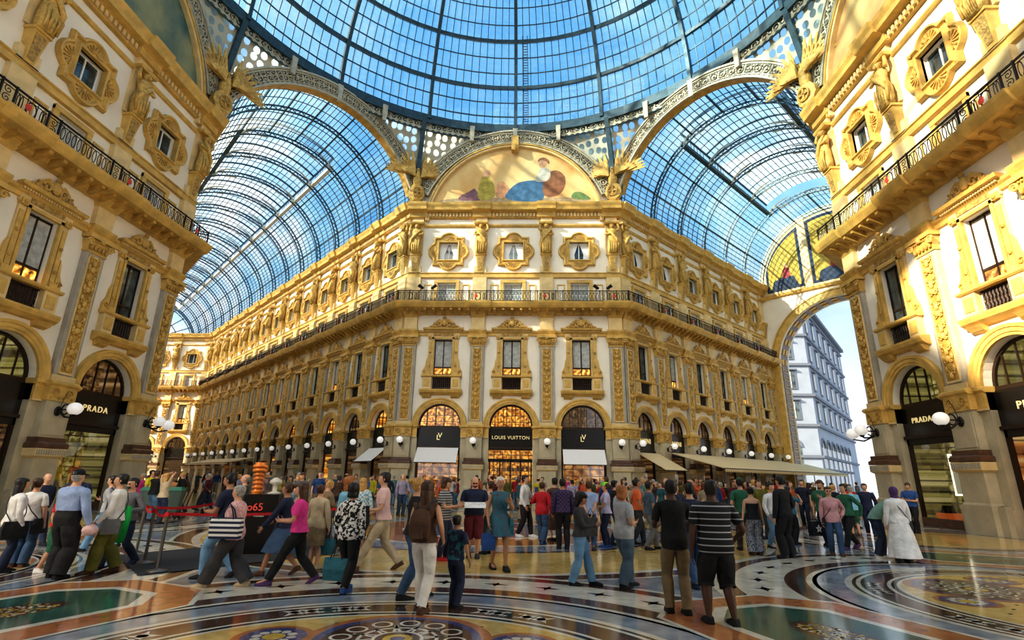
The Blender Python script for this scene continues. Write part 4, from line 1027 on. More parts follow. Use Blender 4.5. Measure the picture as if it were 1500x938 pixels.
for z in (11.4, 16.3, 21.2, 26.2):
    for x in (-3.2, -8, -12.8): owin(x, z, 1.4, 2.6, bl)
    for i in range(7): owin(3+i*6.2, z, 1.4, 2.6, fr_)
for par, xs in ((bl, (-4.5, -11)), (fr_, (3, 8, 13, 18, 23, 28, 33))):
    for x in xs:
        m = MB(); w = 1.6; m.poly([(x-w,-.05,0)]+[(x-w*cos(pi*i/10), -.05, 7.0+1.4*sin(pi*i/10)) for i in range(11)]+[(x+w,-.05,0)], M['pane'])
        m.ribbon([(x-w*cos(pi*i/10), -.1, 7.0+1.4*sin(pi*i/10)) for i in range(11)], [(-cos(pi*i/10),0,sin(pi*i/10)) for i in range(11)], .2, .3, M['outtrim']); m.box(x-w, x+w, -.3, 0, 3.4, 3.8, M['outtrim']); m.build('arched_window', None, par)

# ---- awnings
M['awn_beige'] = M['awn_beige']
def awning(lab, parent_loc, rz, x0, x1, z0, o0, z1, o1, mt, val=.0, group=None):
    a = empty('awning', parent_loc, rz, lab, 'awning', group)
    m = MB(); n = 10
    m.strip([(x0,-o0,z0),(x0,-o1,z1)], [(x1,-o0,z0),(x1,-o1,z1)], mt); m.strip([(x0,-o0,z0-.03),(x0,-o1,z1-.03)], [(x1,-o0,z0-.03),(x1,-o1,z1-.03)], mt)
    m.build('canopy', None, a)
    if val:
        m = MB(); k = max(4, int((x1-x0)/.3)); w = (x1-x0)/k
        for i in range(k):
            x = x0+i*w; m.poly([(x,-o1,z1),(x+w,-o1,z1),(x+w,-o1,z1-val*.55),(x+w*.75,-o1,z1-val*.9),(x+w*.5,-o1,z1-val),(x+w*.25,-o1,z1-val*.9),(x,-o1,z1-val*.55)], mt)
        m.build('scalloped_valance', None, a)
    m = MB(); m.tube([(x0,-o1,z1),(x1,-o1,z1)], .03, 6, M['bronze'])
    for x in (x0+.1, x1-.1): m.tube([(x,-o0,z1-.1),(x,-o1,z1)], .02, 5, M['bronze'])
    m.build('awning_arm', None, a); return a
awning('white sloping awning over the left display beside the central door', (-5,DC,0), 0, -1.42, 1.42, 3.58, .02, 2.55, 1.0, M['awn_white'], group='white shop awnings')
awning('white sloping awning over the right display beside the central door', (5,DC,0), 0, -1.42, 1.42, 3.58, .02, 2.55, 1.0, M['awn_white'], group='white shop awnings')
p = Vector((-WC-CA*e, DC+CA*e, 0)); awning('white sloping awning on the first bay of the left arcade', p, -pi/4, -1.25, 1.25, 3.58, .02, 2.6, 1.2, M['awn_white'], group='white shop awnings')
p = Vector((WC+CA*e, DC+CA*e, 0)); awning('beige drop awning on the first bay of the right arcade', p, pi/4, -1.4, 1.4, 3.5, .02, 2.3, 2.3, M['awn_beige'])
awning('long beige cafe canopy with scalloped edge along the right arcade', (WC,DC,0), pi/4, 4.4, 30, 3.6, .5, 2.5, 4.6, M['awn_beige'], .26)
cn = empty('canopy_post', (WC,DC,0), pi/4, 'slim bronze posts holding up the long beige canopy', 'canopy frame')
for i in range(7):
    m = MB(); m.tube([(4.6+i*4.2,-4.4,0),(4.6+i*4.2,-4.4,2.5)], .035, 6, M['bronze']); m.build('post', None, cn)
p = Vector((-WC, DC, 0)); awning('grey-beige awning further down the left arcade', p, -pi/4, -45, -27, 3.3, .5, 2.7, 3.2, M['awn_beige'], .2)

# ---- small floodlights on the balcony rail of the frontal block
for x, aim, wd in ((-6.7, -1, 'outer left'), (-5.8, 1, 'inner left'), (6.1, -1, 'inner right'), (7.0, 1, 'outer right')):
    f = empty('floodlight', (x, DC-1.0, 14.76), 0, 'small black floodlight on the balcony rail of the frontal block, %s' % wd, 'floodlight', 'floodlights on the balcony rail')
    m = MB(); m.tube([(0,0,0),(0,0,.14)], .03, 6, M['iron']); m.build('bracket', None, f)
    m = MB(); m.tube([(-.16*aim,.05,.14),(.20*aim,-.08,.36)], [.09,.13], 10, M['iron']); m.build('lamp_head', None, f)
m = MB(); m.box(-1.2, 1.2, -.04, .04, 2.2, 3.6, M['awn_white']); o = m.build('white_banner', None); o.location = (PE[0]-7.98, PE[1]-.8, 0); tag(o, 'plain white banner hanging in the arch at the far left arcade end', 'banner')
m = MB(); m.tube([(-1.25,0,3.62),(1.25,0,3.62)], .03, 6, M['iron']); m.tube([(-1.2,0,3.6),(-1.2,0,5.0)], .012, 4, M['iron']); m.tube([(1.2,0,3.6),(1.2,0,5.0)], .012, 4, M['iron']); r = m.build('hanging_rod', None, o)
# ================================================================== FLOOR (inlaid marble and terrazzo)
def terrazzo(name, c1, c2, sc=7, rough=.10, diamonds=False):
    m, nt, b = nmat(name); L = nt.links; tc = N(nt, 'ShaderNodeTexCoord')
    no = N(nt, 'ShaderNodeTexNoise', i_Scale=sc, i_Detail=6.0); L.new(tc.outputs['Object'], no.inputs['Vector'])
    n2 = N(nt, 'ShaderNodeTexNoise', i_Scale=1.1, i_Detail=3.0); L.new(tc.outputs['Object'], n2.inputs['Vector'])
    av = N(nt, 'ShaderNodeMix', data_type='FLOAT', i_0=.5); L.new(no.outputs[0], av.inputs[2]); L.new(n2.outputs[0], av.inputs[3])
    rm = N(nt, 'ShaderNodeMapRange', i_1=.38, i_2=.62); L.new(av.outputs[0], rm.inputs[0])
    mx = N(nt, 'ShaderNodeMix', data_type='RGBA'); mx.inputs[6].default_value = (*c1, 1); mx.inputs[7].default_value = (*c2, 1); L.new(rm.outputs[0], mx.inputs[0])
    src = mx.outputs[2]
    L.new(src, b.inputs['Base Color'])
    rr = N(nt, 'ShaderNodeMapRange', i_3=rough*.6, i_4=rough*1.6); L.new(n2.outputs[0], rr.inputs[0]); L.new(rr.outputs[0], b.inputs['Roughness'])
    b.inputs['Specular IOR Level'].default_value = .8
    return m
F = dict(ochre=terrazzo('ochre_terrazzo', (.54,.36,.11), (.76,.55,.22)), grey=terrazzo('blue_grey_marble', (.19,.22,.27), (.40,.43,.47), 3),
         white=terrazzo('white_marble', (.58,.54,.46), (.78,.74,.64), 5), brown=terrazzo('dark_brown_marble', (.07,.035,.025), (.13,.07,.05), 6),
         red=terrazzo('orange_red_marble', (.36,.13,.05), (.50,.21,.09), 5), green=terrazzo('green_marble', (.03,.09,.07), (.07,.17,.13), 5),
         blue=terrazzo('blue_mosaic', (.06,.07,.18), (.12,.13,.28), 9), black=terrazzo('black_marble', (.015,.015,.015), (.04,.035,.03), 6), gold=terrazzo('yellow_mosaic', (.55,.38,.08), (.75,.55,.15), 12))
fl = empty('floor', (0,0,0), 0, 'polished inlaid marble and terrazzo floor with mosaic rings', 'floor', kind='structure')
m = MB(); m.add([(-75,-3,0),(75,-3,0),(75,125,0),(-75,125,0)], [(0,1,2,3)], F['grey']); m.build('base_paving', None, fl)
m = MB(); FC = Vector((0.1, 18.9, 0)); LV_ = [0]
def zz(l): return .0004*l
def ring(c, r0, r1, mt, l, a0=0, a1=2*pi, n=96):
    n = max(6, int(n*(a1-a0)/(2*pi)))
    A = [(c[0]+r0*cos(a0+(a1-a0)*i/n), c[1]+r0*sin(a0+(a1-a0)*i/n), zz(l)) for i in range(n+1)]
    B = [(c[0]+r1*cos(a0+(a1-a0)*i/n), c[1]+r1*sin(a0+(a1-a0)*i/n), zz(l)) for i in range(n+1)]
    m.strip(A, B, F[mt])
def disc(c, r, mt, l, n=64): m.poly([(c[0]+r*cos(2*pi*i/n), c[1]+r*sin(2*pi*i/n), zz(l)) for i in range(n)], F[mt])
def pg(pts, mt, l): m.poly([(p[0], p[1], zz(l)) for p in pts], F[mt])
def diamond(p, d, s, mt, l, w=.45):
    d = Vector((d[0], d[1], 0)).normalized(); q = Vector((-d.y, d.x, 0)); p = Vector((p[0], p[1], 0)); pg([p+d*s, p+q*s*w, p-d*s, p-q*s*w], mt, l)
def cross4(p, d, s, mt, l):
    diamond(p, d, s, mt, l, .33); d2 = (-d[1], d[0]); diamond(p, d2, s*.8, mt, l, .33)
# central field
disc(FC, 9.2, 'white', 1, 96); ring(FC, 8.7, 9.1, 'brown', 2); disc(FC, 8.5, 'ochre', 2, 96)
for r0, r1, k in ((5.6,5.8,'brown'),(4.6,5.6,'grey'),(4.4,4.6,'white'),(2.9,4.4,'red'),(2.6,2.9,'white')): ring(FC, r0, r1, k, 3)
disc(FC, 2.6, 'blue', 3); pg([FC+Vector((-1.1,1.4,0)),FC+Vector((1.1,1.4,0)),FC+Vector((1.1,-.4,0)),FC+Vector((0,-1.6,0)),FC+Vector((-1.1,-.4,0))], 'red', 4)
pg([FC+Vector((-.3,1.4,0)),FC+Vector((.3,1.4,0)),FC+Vector((.3,-1.2,0)),FC+Vector((-.3,-1.2,0))], 'white', 5); pg([FC+Vector((-1.1,.5,0)),FC+Vector((1.1,.5,0)),FC+Vector((1.1,0,0)),FC+Vector((-1.1,0,0))], 'white', 5)
for k in range(8):
    th = -pi/2+k*pi/4; rad = Vector((cos(th), sin(th), 0)); tg = Vector((-rad.y, rad.x, 0)); c = FC+rad*14.3
    # nested rings of one medallion
    for r0, r1, kk, l in ((0,5.75,'white',6),(5.35,5.62,'brown',7),(4.15,4.5,'brown',7),(4.05,4.15,'white',7)): 
        if r0 == 0: disc(c, r1, kk, l, 96)
        else: ring(c, r0, r1, kk, l)
    ring(c, 3.98, 4.15, 'white', 8); ring(c, 3.55, 4.05, 'grey', 8)
    disc(c, 3.5, 'white', 9, 96); disc(c, 3.44, 'brown', 10, 96); disc(c, 3.38, 'white', 11, 96); disc(c, 3.31, 'brown', 12, 96)
    disc(c, 2.92, 'white', 13, 96); disc(c, 2.86, 'black', 14, 96); disc(c, 2.78, 'white', 15, 96); disc(c, 2.72, 'ochre', 16, 96)
    for i in range(36):
        a = 2*pi*i/36; d = (cos(a), sin(a)); cross4(c+Vector(d+(0,))*4.93, (-d[1], d[0]), .22, 'black', 8)
    for i in range(8):       # white knots in the brown band
        a = 2*pi*(i+.5)/8
        for da in (-.13, -.065, 0, .065, .13):
            p = c+Vector((cos(a+da), sin(a+da), 0))*3.12; dd = (cos(a+da+.8), sin(a+da+.8)); diamond(p, dd, .2, 'white', 14, .3); diamond(p, (-dd[1], dd[0]), .2, 'white', 14, .3); 
        diamond(c+Vector((cos(a), sin(a), 0))*3.12, (-sin(a), cos(a)), .15, 'black', 15, .7)
    rr = random.Random(k)
    for i in range(-7, 8):
        for j in range(-7, 8):
            p = c+tg*(i*.42+.21*(j % 2))+rad*(j*.38)
            if (p-c).length < 2.5 and (p-c).length > 1.0: diamond(p, tg, .055, 'black', 17, .6)
    # medallion: dark disc, white strapwork, blue rim, flowers
    mc = c-rad*(-1.65) if False else c+rad*(-1.75)*(-1)*(-1)
    mc = c-rad*1.72
    for s in (-1, 1):
        f = mc+tg*s*1.33+rad*.05; disc(f, .42, 'red', 18, 32)
    disc(mc, 1.02, 'red', 19, 64); disc(mc, .90, 'blue', 20, 64); disc(mc, .80, 'brown', 21, 64)
    for s in (-1, 1):
        f = mc+tg*s*1.33+rad*.05; disc(f, .34, 'blue', 20, 32)
        for i in range(10): a = 2*pi*i/10; disc(f+Vector((cos(a), sin(a), 0))*.19, .055, 'white', 21, 8)
        disc(f, .12, 'gold', 22, 16)
    for i in range(12):
        a = 2*pi*i/12; u = Vector((cos(a), sin(a), 0)); v = Vector((-u.y, u.x, 0)); q = mc+u*.62
        ring(q, .09, .125, 'white', 22, 0, 2*pi, 20)
        for s in (-1, 1): 
            a1 = mc+u*.28+v*.04*s; b1 = mc+u*.52+v*.15*s; dd = (b1-a1).normalized(); nn = Vector((-dd.y, dd.x, 0))*.017; pg([a1-nn, b1-nn, b1+nn, a1+nn], 'white', 23)
    ring(mc, .40, .44, 'white', 23); ring(mc, .24, .28, 'white', 23); disc(mc, .16, 'gold', 23, 24); disc(mc, .08, 'blue', 24, 16)
    # elongated octagon of green marble between two medallions
    th2 = th+pi/8; r2 = Vector((cos(th2), sin(th2), 0)); t2 = Vector((-r2.y, r2.x, 0)); oc = FC+r2*13.05
    def octo(a, b, ch, mt, l): pg([oc+t2*x+r2*y for x, y in ((a-ch,b),(a,b-ch),(a,-b+ch),(a-ch,-b),(-a+ch,-b),(-a,-b+ch),(-a,b-ch),(-a+ch,b))], mt, l)
    octo(1.55, 2.15, .75, 'white', 24); octo(1.48, 2.08, .72, 'red', 25); octo(1.0, 1.62, .55, 'white', 26); octo(.86, 1.48, .5, 'green', 27)
    pg([oc+t2*(.34*cos(2*pi*i/24))+r2*(.72*sin(2*pi*i/24)) for i in range(24)], 'brown', 28)
    for i in range(170):
        a = rr.random()*2*pi; q = sqrt(rr.random()); p = oc+t2*(.28*q*cos(a))+r2*(.6*q*sin(a)); diamond(p, (cos(i), sin(i)), .034, 'gold' if i % 3 else 'white', 29, .8)
m.build('inlay', None, fl)
# arcade paving bands
m = MB()
for dv, org in (((-e, e), ML), ((e, e), MR)):
    d = Vector((dv[0], dv[1], 0)); s = Vector((-d.y, d.x, 0)); o = Vector((org.x, org.y, 0))
    for t0, t1, w, mt, l in ((1,70,6.2,'ochre',3),(1,70,4.6,'white',4),(1,70,4.3,'ochre',5)):
        pg([o+d*t0-s*w, o+d*t1-s*w, o+d*t1+s*w, o+d*t0+s*w], mt, l)
    for i in range(14):
        c = o+d*(5+i*4.6); disc(c, 1.9, 'white', 6, 32); disc(c, 1.8, 'brown', 7, 32); disc(c, 1.3, 'grey', 8, 32); disc(c, .7, 'red', 9, 24)
m.build('arcade_paving', None, fl)
# ================================================================== PEOPLE
import bmesh
CL = {}
def cloth(c, pat=None, c2=None, sc=20):
    key = (tuple(c), pat, tuple(c2) if c2 else None, sc)
    if key in CL: return CL[key]
    if pat is None: m = mat('cloth_%d' % len(CL), c, .8, var=.14, vs=6, bump=.9, bs=6)
    else:
        m, nt, b = nmat('cloth_%d' % len(CL)); L = nt.links; b.inputs['Roughness'].default_value = .8
        tc = N(nt, 'ShaderNodeTexCoord'); mx = N(nt, 'ShaderNodeMix', data_type='RGBA'); mx.inputs[6].default_value = (*c, 1); mx.inputs[7].default_value = (*c2, 1)
        if pat == 'stripe':
            w = N(nt, 'ShaderNodeSeparateXYZ'); L.new(tc.outputs['Object'], w.inputs[0]); f = N(nt, 'ShaderNodeMath', operation='MULTIPLY', i_1=float(sc)); L.new(w.outputs[2], f.inputs[0])
            g = N(nt, 'ShaderNodeMath', operation='FRACT'); L.new(f.outputs[0], g.inputs[0]); h = N(nt, 'ShaderNodeMath', operation='GREATER_THAN', i_1=.80 if sc < 14 else .5); L.new(g.outputs[0], h.inputs[0]); L.new(h.outputs[0], mx.inputs[0])
        elif pat == 'check':
            w = N(nt, 'ShaderNodeTexChecker', i_Scale=float(sc)); L.new(tc.outputs['Object'], w.inputs[0]); L.new(w.outputs[1], mx.inputs[0])
        else:
            w = N(nt, 'ShaderNodeTexNoise', i_Scale=float(sc), i_Detail=2.0); L.new(tc.outputs['Object'], w.inputs['Vector']); r = N(nt, 'ShaderNodeMapRange', i_1=.48, i_2=.53); L.new(w.outputs[0], r.inputs[0]); L.new(r.outputs[0], mx.inputs[0])
        L.new(mx.outputs[2], b.inputs['Base Color'])
    CL[key] = m; return m
SK = dict(fair=mat('skin_fair', (.60,.34,.22), .5, var=.06), tan=mat('skin_tan', (.42,.22,.13), .5, var=.06), dark=mat('skin_dark', (.10,.045,.025), .5, var=.06))
HR = dict(black=mat('hair_black', (.012,.009,.008), .45, var=.3, vs=30), brown=mat('hair_brown', (.07,.03,.015), .45, var=.35, vs=30), blond=mat('hair_blond', (.48,.28,.09), .5, var=.3, vs=30),
          red=mat('hair_auburn', (.36,.14,.04), .5, var=.3, vs=30), grey=mat('hair_grey', (.32,.30,.28), .5, var=.3, vs=30), white=mat('hair_white', (.68,.64,.58), .5, var=.2, vs=30))
EYE = mat('eye_dark', (.01,.008,.006), .2); LIP = mat('lip', (.35,.10,.08), .5)
COLR = dict(black=(.012,.012,.014), white=(.72,.70,.68), navy=(.015,.022,.06), lblue=(.30,.38,.58), blue=(.03,.09,.28), jeans=(.05,.10,.19), ljeans=(.16,.30,.46), djeans=(.02,.03,.07), grey=(.16,.16,.17), lgrey=(.38,.38,.40),
            pink=(.72,.06,.30), rose=(.60,.32,.33), lpink=(.70,.48,.46), red=(.50,.02,.03), maroon=(.13,.015,.025), orange=(.75,.17,.05), olive=(.14,.13,.02), khaki=(.22,.16,.09), beige=(.48,.39,.27), brown=(.10,.05,.03),
            green=(.03,.14,.08), sage=(.20,.34,.28), lime=(.30,.75,.05), teal=(.03,.15,.20), slate=(.07,.11,.15), lav=(.55,.50,.68), purple=(.09,.04,.13), yellow=(.70,.60,.03), cyan=(.02,.35,.65), skyb=(.20,.45,.60), dgrey=(.05,.05,.055), bgreen=(.02,.50,.10))
def C_(k):
    if isinstance(k, str): return cloth(COLR[k])
    return cloth(COLR[k[0]], k[1], COLR[k[2]], k[3])

def body(H=1.7, build=1.0, fem=False, lf=(0,.0), rf=(0,-.0), lh=None, rh=None, lean=0, crouch=0, yaw=0, nod=0, stance=.1, fingers=True, bend=0, lx=None, rx=None, bz=0):
    """returns dict: verts, faces, tags. figure faces -y. hand targets (side out, forward, up) in metres for H=1.7"""
    V = []; Fc = []; T = []   # T per vertex tag
    k = H/1.7
    def add(p, t): V.append(Vector(p)); T.append(t); return len(V)-1
    hipz = .525*H-crouch*H
    if max(abs(lf[0]), abs(rf[0])) > .2: hipz -= .02*H
    P0 = Vector((0, 0, hipz))
    bw = build
    sh = .118*H*(.90 if fem else 1.02)*(.5+.5*bw)
    hw = (1.04 if fem else .97)
    # torso rings: dz, a, b, tag, forward shift
    R_ = [(-.045,.092*hw,.066,0,0),(0,.100*hw,.074,1,-.004),(.045,.096*hw,.068,2,0),(.095,(.074 if fem else .086),.056,3,0),(.14,(.080 if fem else .090),.060,4,.002),(.19,.094,(.072 if fem else .066),5,.008),(.235,.100,(.074 if fem else .068),6,.006),(.272,.104,.062,7,0),(.300,.088,.048,8,-.002),(.318,.055,.040,9,-.002),(.332,.034,.036,10,0),(.356,.031,.033,11,.006)]
    def rx_(v, a): return Vector((v.x, v.y*cos(a)-v.z*sin(a), v.y*sin(a)+v.z*cos(a)))
    # lean about x axis: positive leans forward (-y)
    Nn = 16; rings = []; prevz = R_[0][0]; c = P0+Vector((0,0,R_[0][0]*H)); 
    cs = []
    for i, (dz, a, b, tg, fs) in enumerate(R_):
        ang = (lean+bend)*min(1, max(0, i-1)/5.0)
        if i > 0: c = c+rx_(Vector((0,0,(dz-prevz)*H)), ang)
        prevz = dz; cs.append((c.copy(), ang))
        wd = (bw if i < 9 else (.6+.4*bw)); ring = []
        for j in range(Nn):
            t = 2*pi*j/Nn; x = sin(t); y = -cos(t)
            # superellipse
            e_ = .82 if i < 8 else 1
            X = a*H*wd*(abs(x)**e_)*(1 if x > 0 else -1); Y = b*H*(wd if i > 1 else 1)*(abs(y)**e_)*(1 if y > 0 else -1)-fs*H
            if fem and i in (5, 6) and y < -.5: Y *= 1.12
            if i in (1,) and y > .3: Y *= 1.12
            if build > 1.12 and i in (3, 4) and y < 0: Y *= 1.25
            ring.append(add(c+rx_(Vector((X, Y, 0)), ang), ('T', tg)))
        rings.append(ring)
    top_ang = lean+bend
    # head
    hc = cs[-1][0]; hR = Matrix.Rotation(yaw, 3, 'Z') @ Matrix.Identity(3)
    def hp(x, y, z):   # head coords around neck top; y<0 = face
        v = Vector((x, y, z)); v = hR @ rx_(v, nod); return hc+rx_(v, top_ang*.75)*H
    for (z, a, b, fs, tg) in ((.014,.034,.040,.012,12),(.030,.041,.054,.010,13),(.055,.045,.060,.006,14),(.082,.047,.062,.002,15),(.105,.042,.056,-.002,16),(.121,.026,.036,-.004,17)):
        ring = []
        for j in range(Nn):
            t = 2*pi*j/Nn; x = sin(t)*a; y = -cos(t)*b-fs
            if tg == 14 and j == 0: y -= .016
            if tg == 13 and j == 0: y -= .004
            if tg == 12 and j in (0, 1, 15): y -= .006
            if tg == 15 and j in (0, 1, 15): y += .003
            ring.append(add(hp(x, y, z), ('H', tg)))
        rings.append(ring)
    for i in range(len(rings)-1):
        for j in range(Nn):
            q = (j+1) % Nn
            if i in (6, 7) and j in (3, 4, 11, 12): continue      # arm openings
            Fc.append((rings[i][j], rings[i][q], rings[i+1][q], rings[i+1][j]))
    apex = add(hp(0, .004, .127), ('H', 18))
    for j in range(Nn): Fc.append((rings[-1][j], rings[-1][(j+1) % Nn], apex))
    # legs
    cz = hipz-.062*H; cr = [add((0, -.03*H, cz+.01*H), ('T', 0)), add((0, 0, cz), ('T', 0)), add((0, .03*H, cz+.01*H), ('T', 0))]
    feet = {}
    for s, ft, key in ((1, lf, 'l'), (-1, rf, 'r')):
        idx = [rings[0][(s*j) % Nn] for j in range(9)]+[cr[2], cr[1], cr[0]]
        side = stance*.5*H if ft is not None else .1
        hipj = Vector((s*.055*H, 0, hipz-.01*H))
        A = Vector((s*(.05*H if abs(stance) < .08 else stance*H*.55), -ft[0]*k, .042*H+ft[1]*k))
        L1, L2 = .243*H, .245*H
        d = A-hipj; D = min(d.length, (L1+L2)*.999); dn_ = d.normalized(); A = hipj+dn_*D if d.length > D else A
        x = (L1*L1-L2*L2+D*D)/(2*D); hgt = sqrt(max(0, L1*L1-x*x)); fwd = Vector((s*.08, -1, 0)); pp = (fwd-dn_*fwd.dot(dn_)).normalized()
        Kn = hipj+dn_*x+pp*hgt
        rs = [(hipj.lerp(Kn,.20), .054*bw, .062*bw, 1), (hipj.lerp(Kn,.55), .047*bw, .052*bw, 2), (hipj.lerp(Kn,.88), .036*bw, .038*bw, 3), (Kn, .034*bw, .036*bw, 4), (Kn.lerp(A,.14), .031*bw, .034*bw, 5), (Kn.lerp(A,.34)+Vector((0,.006*H,0)), .032*bw, .037*bw, 6), (Kn.lerp(A,.72), .022*bw, .025*bw, 7), (A.copy(), .019, .023, 8), (A-Vector((0,-.004*H,.024*H)), .021, .028, 9)]
        prev = idx; Fv = Vector((0,-1,0))
        for q, (cc, ra, rb, tg) in enumerate(rs):
            nx = rs[q+1][0] if q+1 < len(rs) else cc+(cc-rs[q-1][0]); pv = rs[q-1][0] if q else hipj
            ax = (nx-pv).normalized(); F_ = (Fv-ax*Fv.dot(ax)).normalized(); O_ = F_.cross(ax)*(1 if s > 0 else -1)
            if O_.x*s < 0: O_ = -O_
            ring = []
            for j in range(12):
                an = radians(-30+j*30)
                ring.append(add(cc+F_*cos(an)*rb*H+O_*sin(an)*ra*H, ('L', s, tg)))
            for j in range(12):
                w = (j+1) % 12; Fc.append((prev[j], prev[w], ring[w], ring[j]))
            prev = ring
        Fc.append(tuple(prev))
        # foot
        lift = ft[1] > .03; pit = -.5 if lift and ft[0] < 0 else (.25 if lift else 0)
        fr_ = []
        for (y, w, h0, h1) in ((.030,.016,.0,.030),(.022,.026,-.0,.045),(-.02,.028,0,.045),(-.06,.032,0,.032),(-.095,.031,0,.022),(-.115,.018,.002,.014)):
            rr_ = []
            for (u, v) in ((-1,0),(-.9,1),(.9,1),(1,0),(.8,-.6),(-.8,-.6)):
                z = h0+(h1-h0)*(.5+.5*v) if v >= 0 else h0
                p = Vector((u*w*H, y*H, (z-.042)*H)); p = rx_(p, -pit); rr_.append(add(A+Vector((0,0,0))+p, ('F', s, 0)))
            fr_.append(rr_)
        for q in range(5):
            for j in range(6): w = (j+1) % 6; Fc.append((fr_[q][j], fr_[q][w], fr_[q+1][w], fr_[q+1][j]))
        Fc.append(tuple(reversed(fr_[0]))); Fc.append(tuple(fr_[-1]))
        feet[key] = (A, pit)
    hands = {}
    sc7, an7 = cs[7]
    for s, ht, key in ((1, lh, 'l'), (-1, rh, 'r')):
        r6, r7, r8 = rings[6], rings[7], rings[8]
        J = (lambda j: j % Nn) if s > 0 else (lambda j: (-j) % Nn)
        idx = [r6[J(3)], r6[J(4)], r6[J(5)], r7[J(5)], r8[J(5)], r8[J(4)], r8[J(3)], r7[J(3)]]
        S = sc7+rx_(Vector((s*(sh-.004*H), 0, .004*H)), an7)
        L1, L2 = .172*H, .152*H
        if ht is None: ht = (.27, .06, .80)
        W = Vector((s*ht[0]*k, -ht[1]*k, ht[2]*k))
        if ht[2] < 1.0 and lean == 0 and ht == (.27,.06,.80): pass
        d = W-S; D = min(max(d.length, .09*H), (L1+L2)*.995); dn_ = d.normalized(); W = S+dn_*D
        x = (L1*L1-L2*L2+D*D)/(2*D); hgt = sqrt(max(0, L1*L1-x*x)); hint = Vector((s*.55, .75, -.55)); pp = (hint-dn_*hint.dot(dn_)).normalized()
        E_ = S+dn_*x+pp*hgt
        fd = (W-E_).normalized(); out = Vector((s, 0, -.35)).normalized()
        rs = [(S+out*.004*H, .036, .034, 1), (S.lerp(E_,.28), .031, .030, 2), (S.lerp(E_,.68), .026, .025, 3), (E_, .024, .023, 4), (E_.lerp(W,.25), .025, .022, 5), (E_.lerp(W,.68), .019, .017, 6), (W, .0165, .012, 7), (W+fd*.022*H, .022, .011, 8), (W+fd*.050*H, .024, .009, 9)]
        Fv = Vector((0,-1,0)); prev = idx
        for q, (cc, ra, rb, tg) in enumerate(rs):
            if q == 0: ax = out
            else:
                nx = rs[q+1][0] if q+1 < len(rs) else cc+fd; ax = (nx-rs[q-1][0]).normalized()
            Fv = (Fv-ax*Fv.dot(ax))
            Fv = Fv.normalized() if Fv.length > 1e-4 else Vector((s,0,0))
            Lw = ax.cross(Fv) if s > 0 else Fv.cross(ax)
            wv = bw if q < 6 else 1
            ring = []
            for j in range(8):
                # order: front-low, low, back-low, back, back-top, top, front-top, front
                an = (-45-0)*pi/180*0
                th = radians(45-45*j) # angle from low toward front : j=0 ->45(front-low), j=1 ->0 low, j=2->-45 back-low
                p = Fv*sin(th)*ra*H*wv+Lw*cos(th)*rb*H*wv
                ring.append(add(cc+p, ('A', s, tg)))
            for j in range(8): w = (j+1) % 8; Fc.append((prev[j], prev[w], ring[w], ring[j]))
            prev = ring
        Fc.append(tuple(prev))
        palm = W+fd*.050*H; hands[key] = (W, fd, Fv.copy(), Lw.copy(), palm)
        if fingers:
            def chain(p0, dr, L, r, curl):
                rgs = []; p = p0; dcur = dr
                side = Fv
                for q in range(4):
                    a_ = side-dcur*side.dot(dcur); a_ = a_.normalized(); b_ = dcur.cross(a_)
                    rr_ = r*(1-.12*q); rgs.append([add(p+a_*cos(2*pi*j/5)*rr_+b_*sin(2*pi*j/5)*rr_, ('A', s, 10)) for j in range(5)])
                    dcur = (dcur+Lw*curl).normalized(); p = p+dcur*L/3
                for q in range(3):
                    for j in range(5): w = (j+1) % 5; Fc.append((rgs[q][j], rgs[q][w], rgs[q+1][w], rgs[q+1][j]))
                Fc.append(tuple(reversed(rgs[0]))); Fc.append(tuple(rgs[-1]))
            for q, (o_, Lf) in enumerate(((.0175,.040),(.006,.047),(-.006,.044),(-.017,.035))): chain(palm+Fv*o_*H-fd*.012*H, fd, (Lf+.012)*H, .0052*H, .28)
            chain(W+fd*.012*H+Fv*.018*H, (fd*.7+Fv*.7+Lw*.25).normalized(), .045*H, .006*H, .1)
    return dict(V=V, F=Fc, T=T, hands=hands, feet=feet, hp=hp, cs=cs, H=H, hipz=hipz, rings=rings)

def bm_obj(V, F, name, mats, parent, sub=1, mi=None):
    me = bpy.data.meshes.new(name); me.from_pydata([tuple(v) for v in V], [], F)
    for m_ in mats: me.materials.append(m_)
    bm = bmesh.new(); bm.from_mesh(me); bmesh.ops.recalc_face_normals(bm, faces=bm.faces); bm.to_mesh(me); bm.free()
    me.polygons.foreach_set('use_smooth', [True]*len(me.polygons))
    if mi: me.polygons.foreach_set('material_index', mi)
    o = bpy.data.objects.new(name, me); COL.objects.link(o); o.parent = parent
    if sub:
        md = o.modifiers.new('s', 'SUBSURF'); md.levels = sub; md.render_levels = sub
    return o

def vnormals(V, F):
    n = [Vector((0,0,0)) for _ in V]
    for f in F:
        c = (V[f[1]]-V[f[0]]).cross(V[f[2]]-V[f[0]]) if len(f) == 3 else (V[f[2]]-V[f[0]]).cross(V[f[3]]-V[f[1]])
        for i in f: n[i] += c
    return [x.normalized() if x.length > 0 else x for x in n]

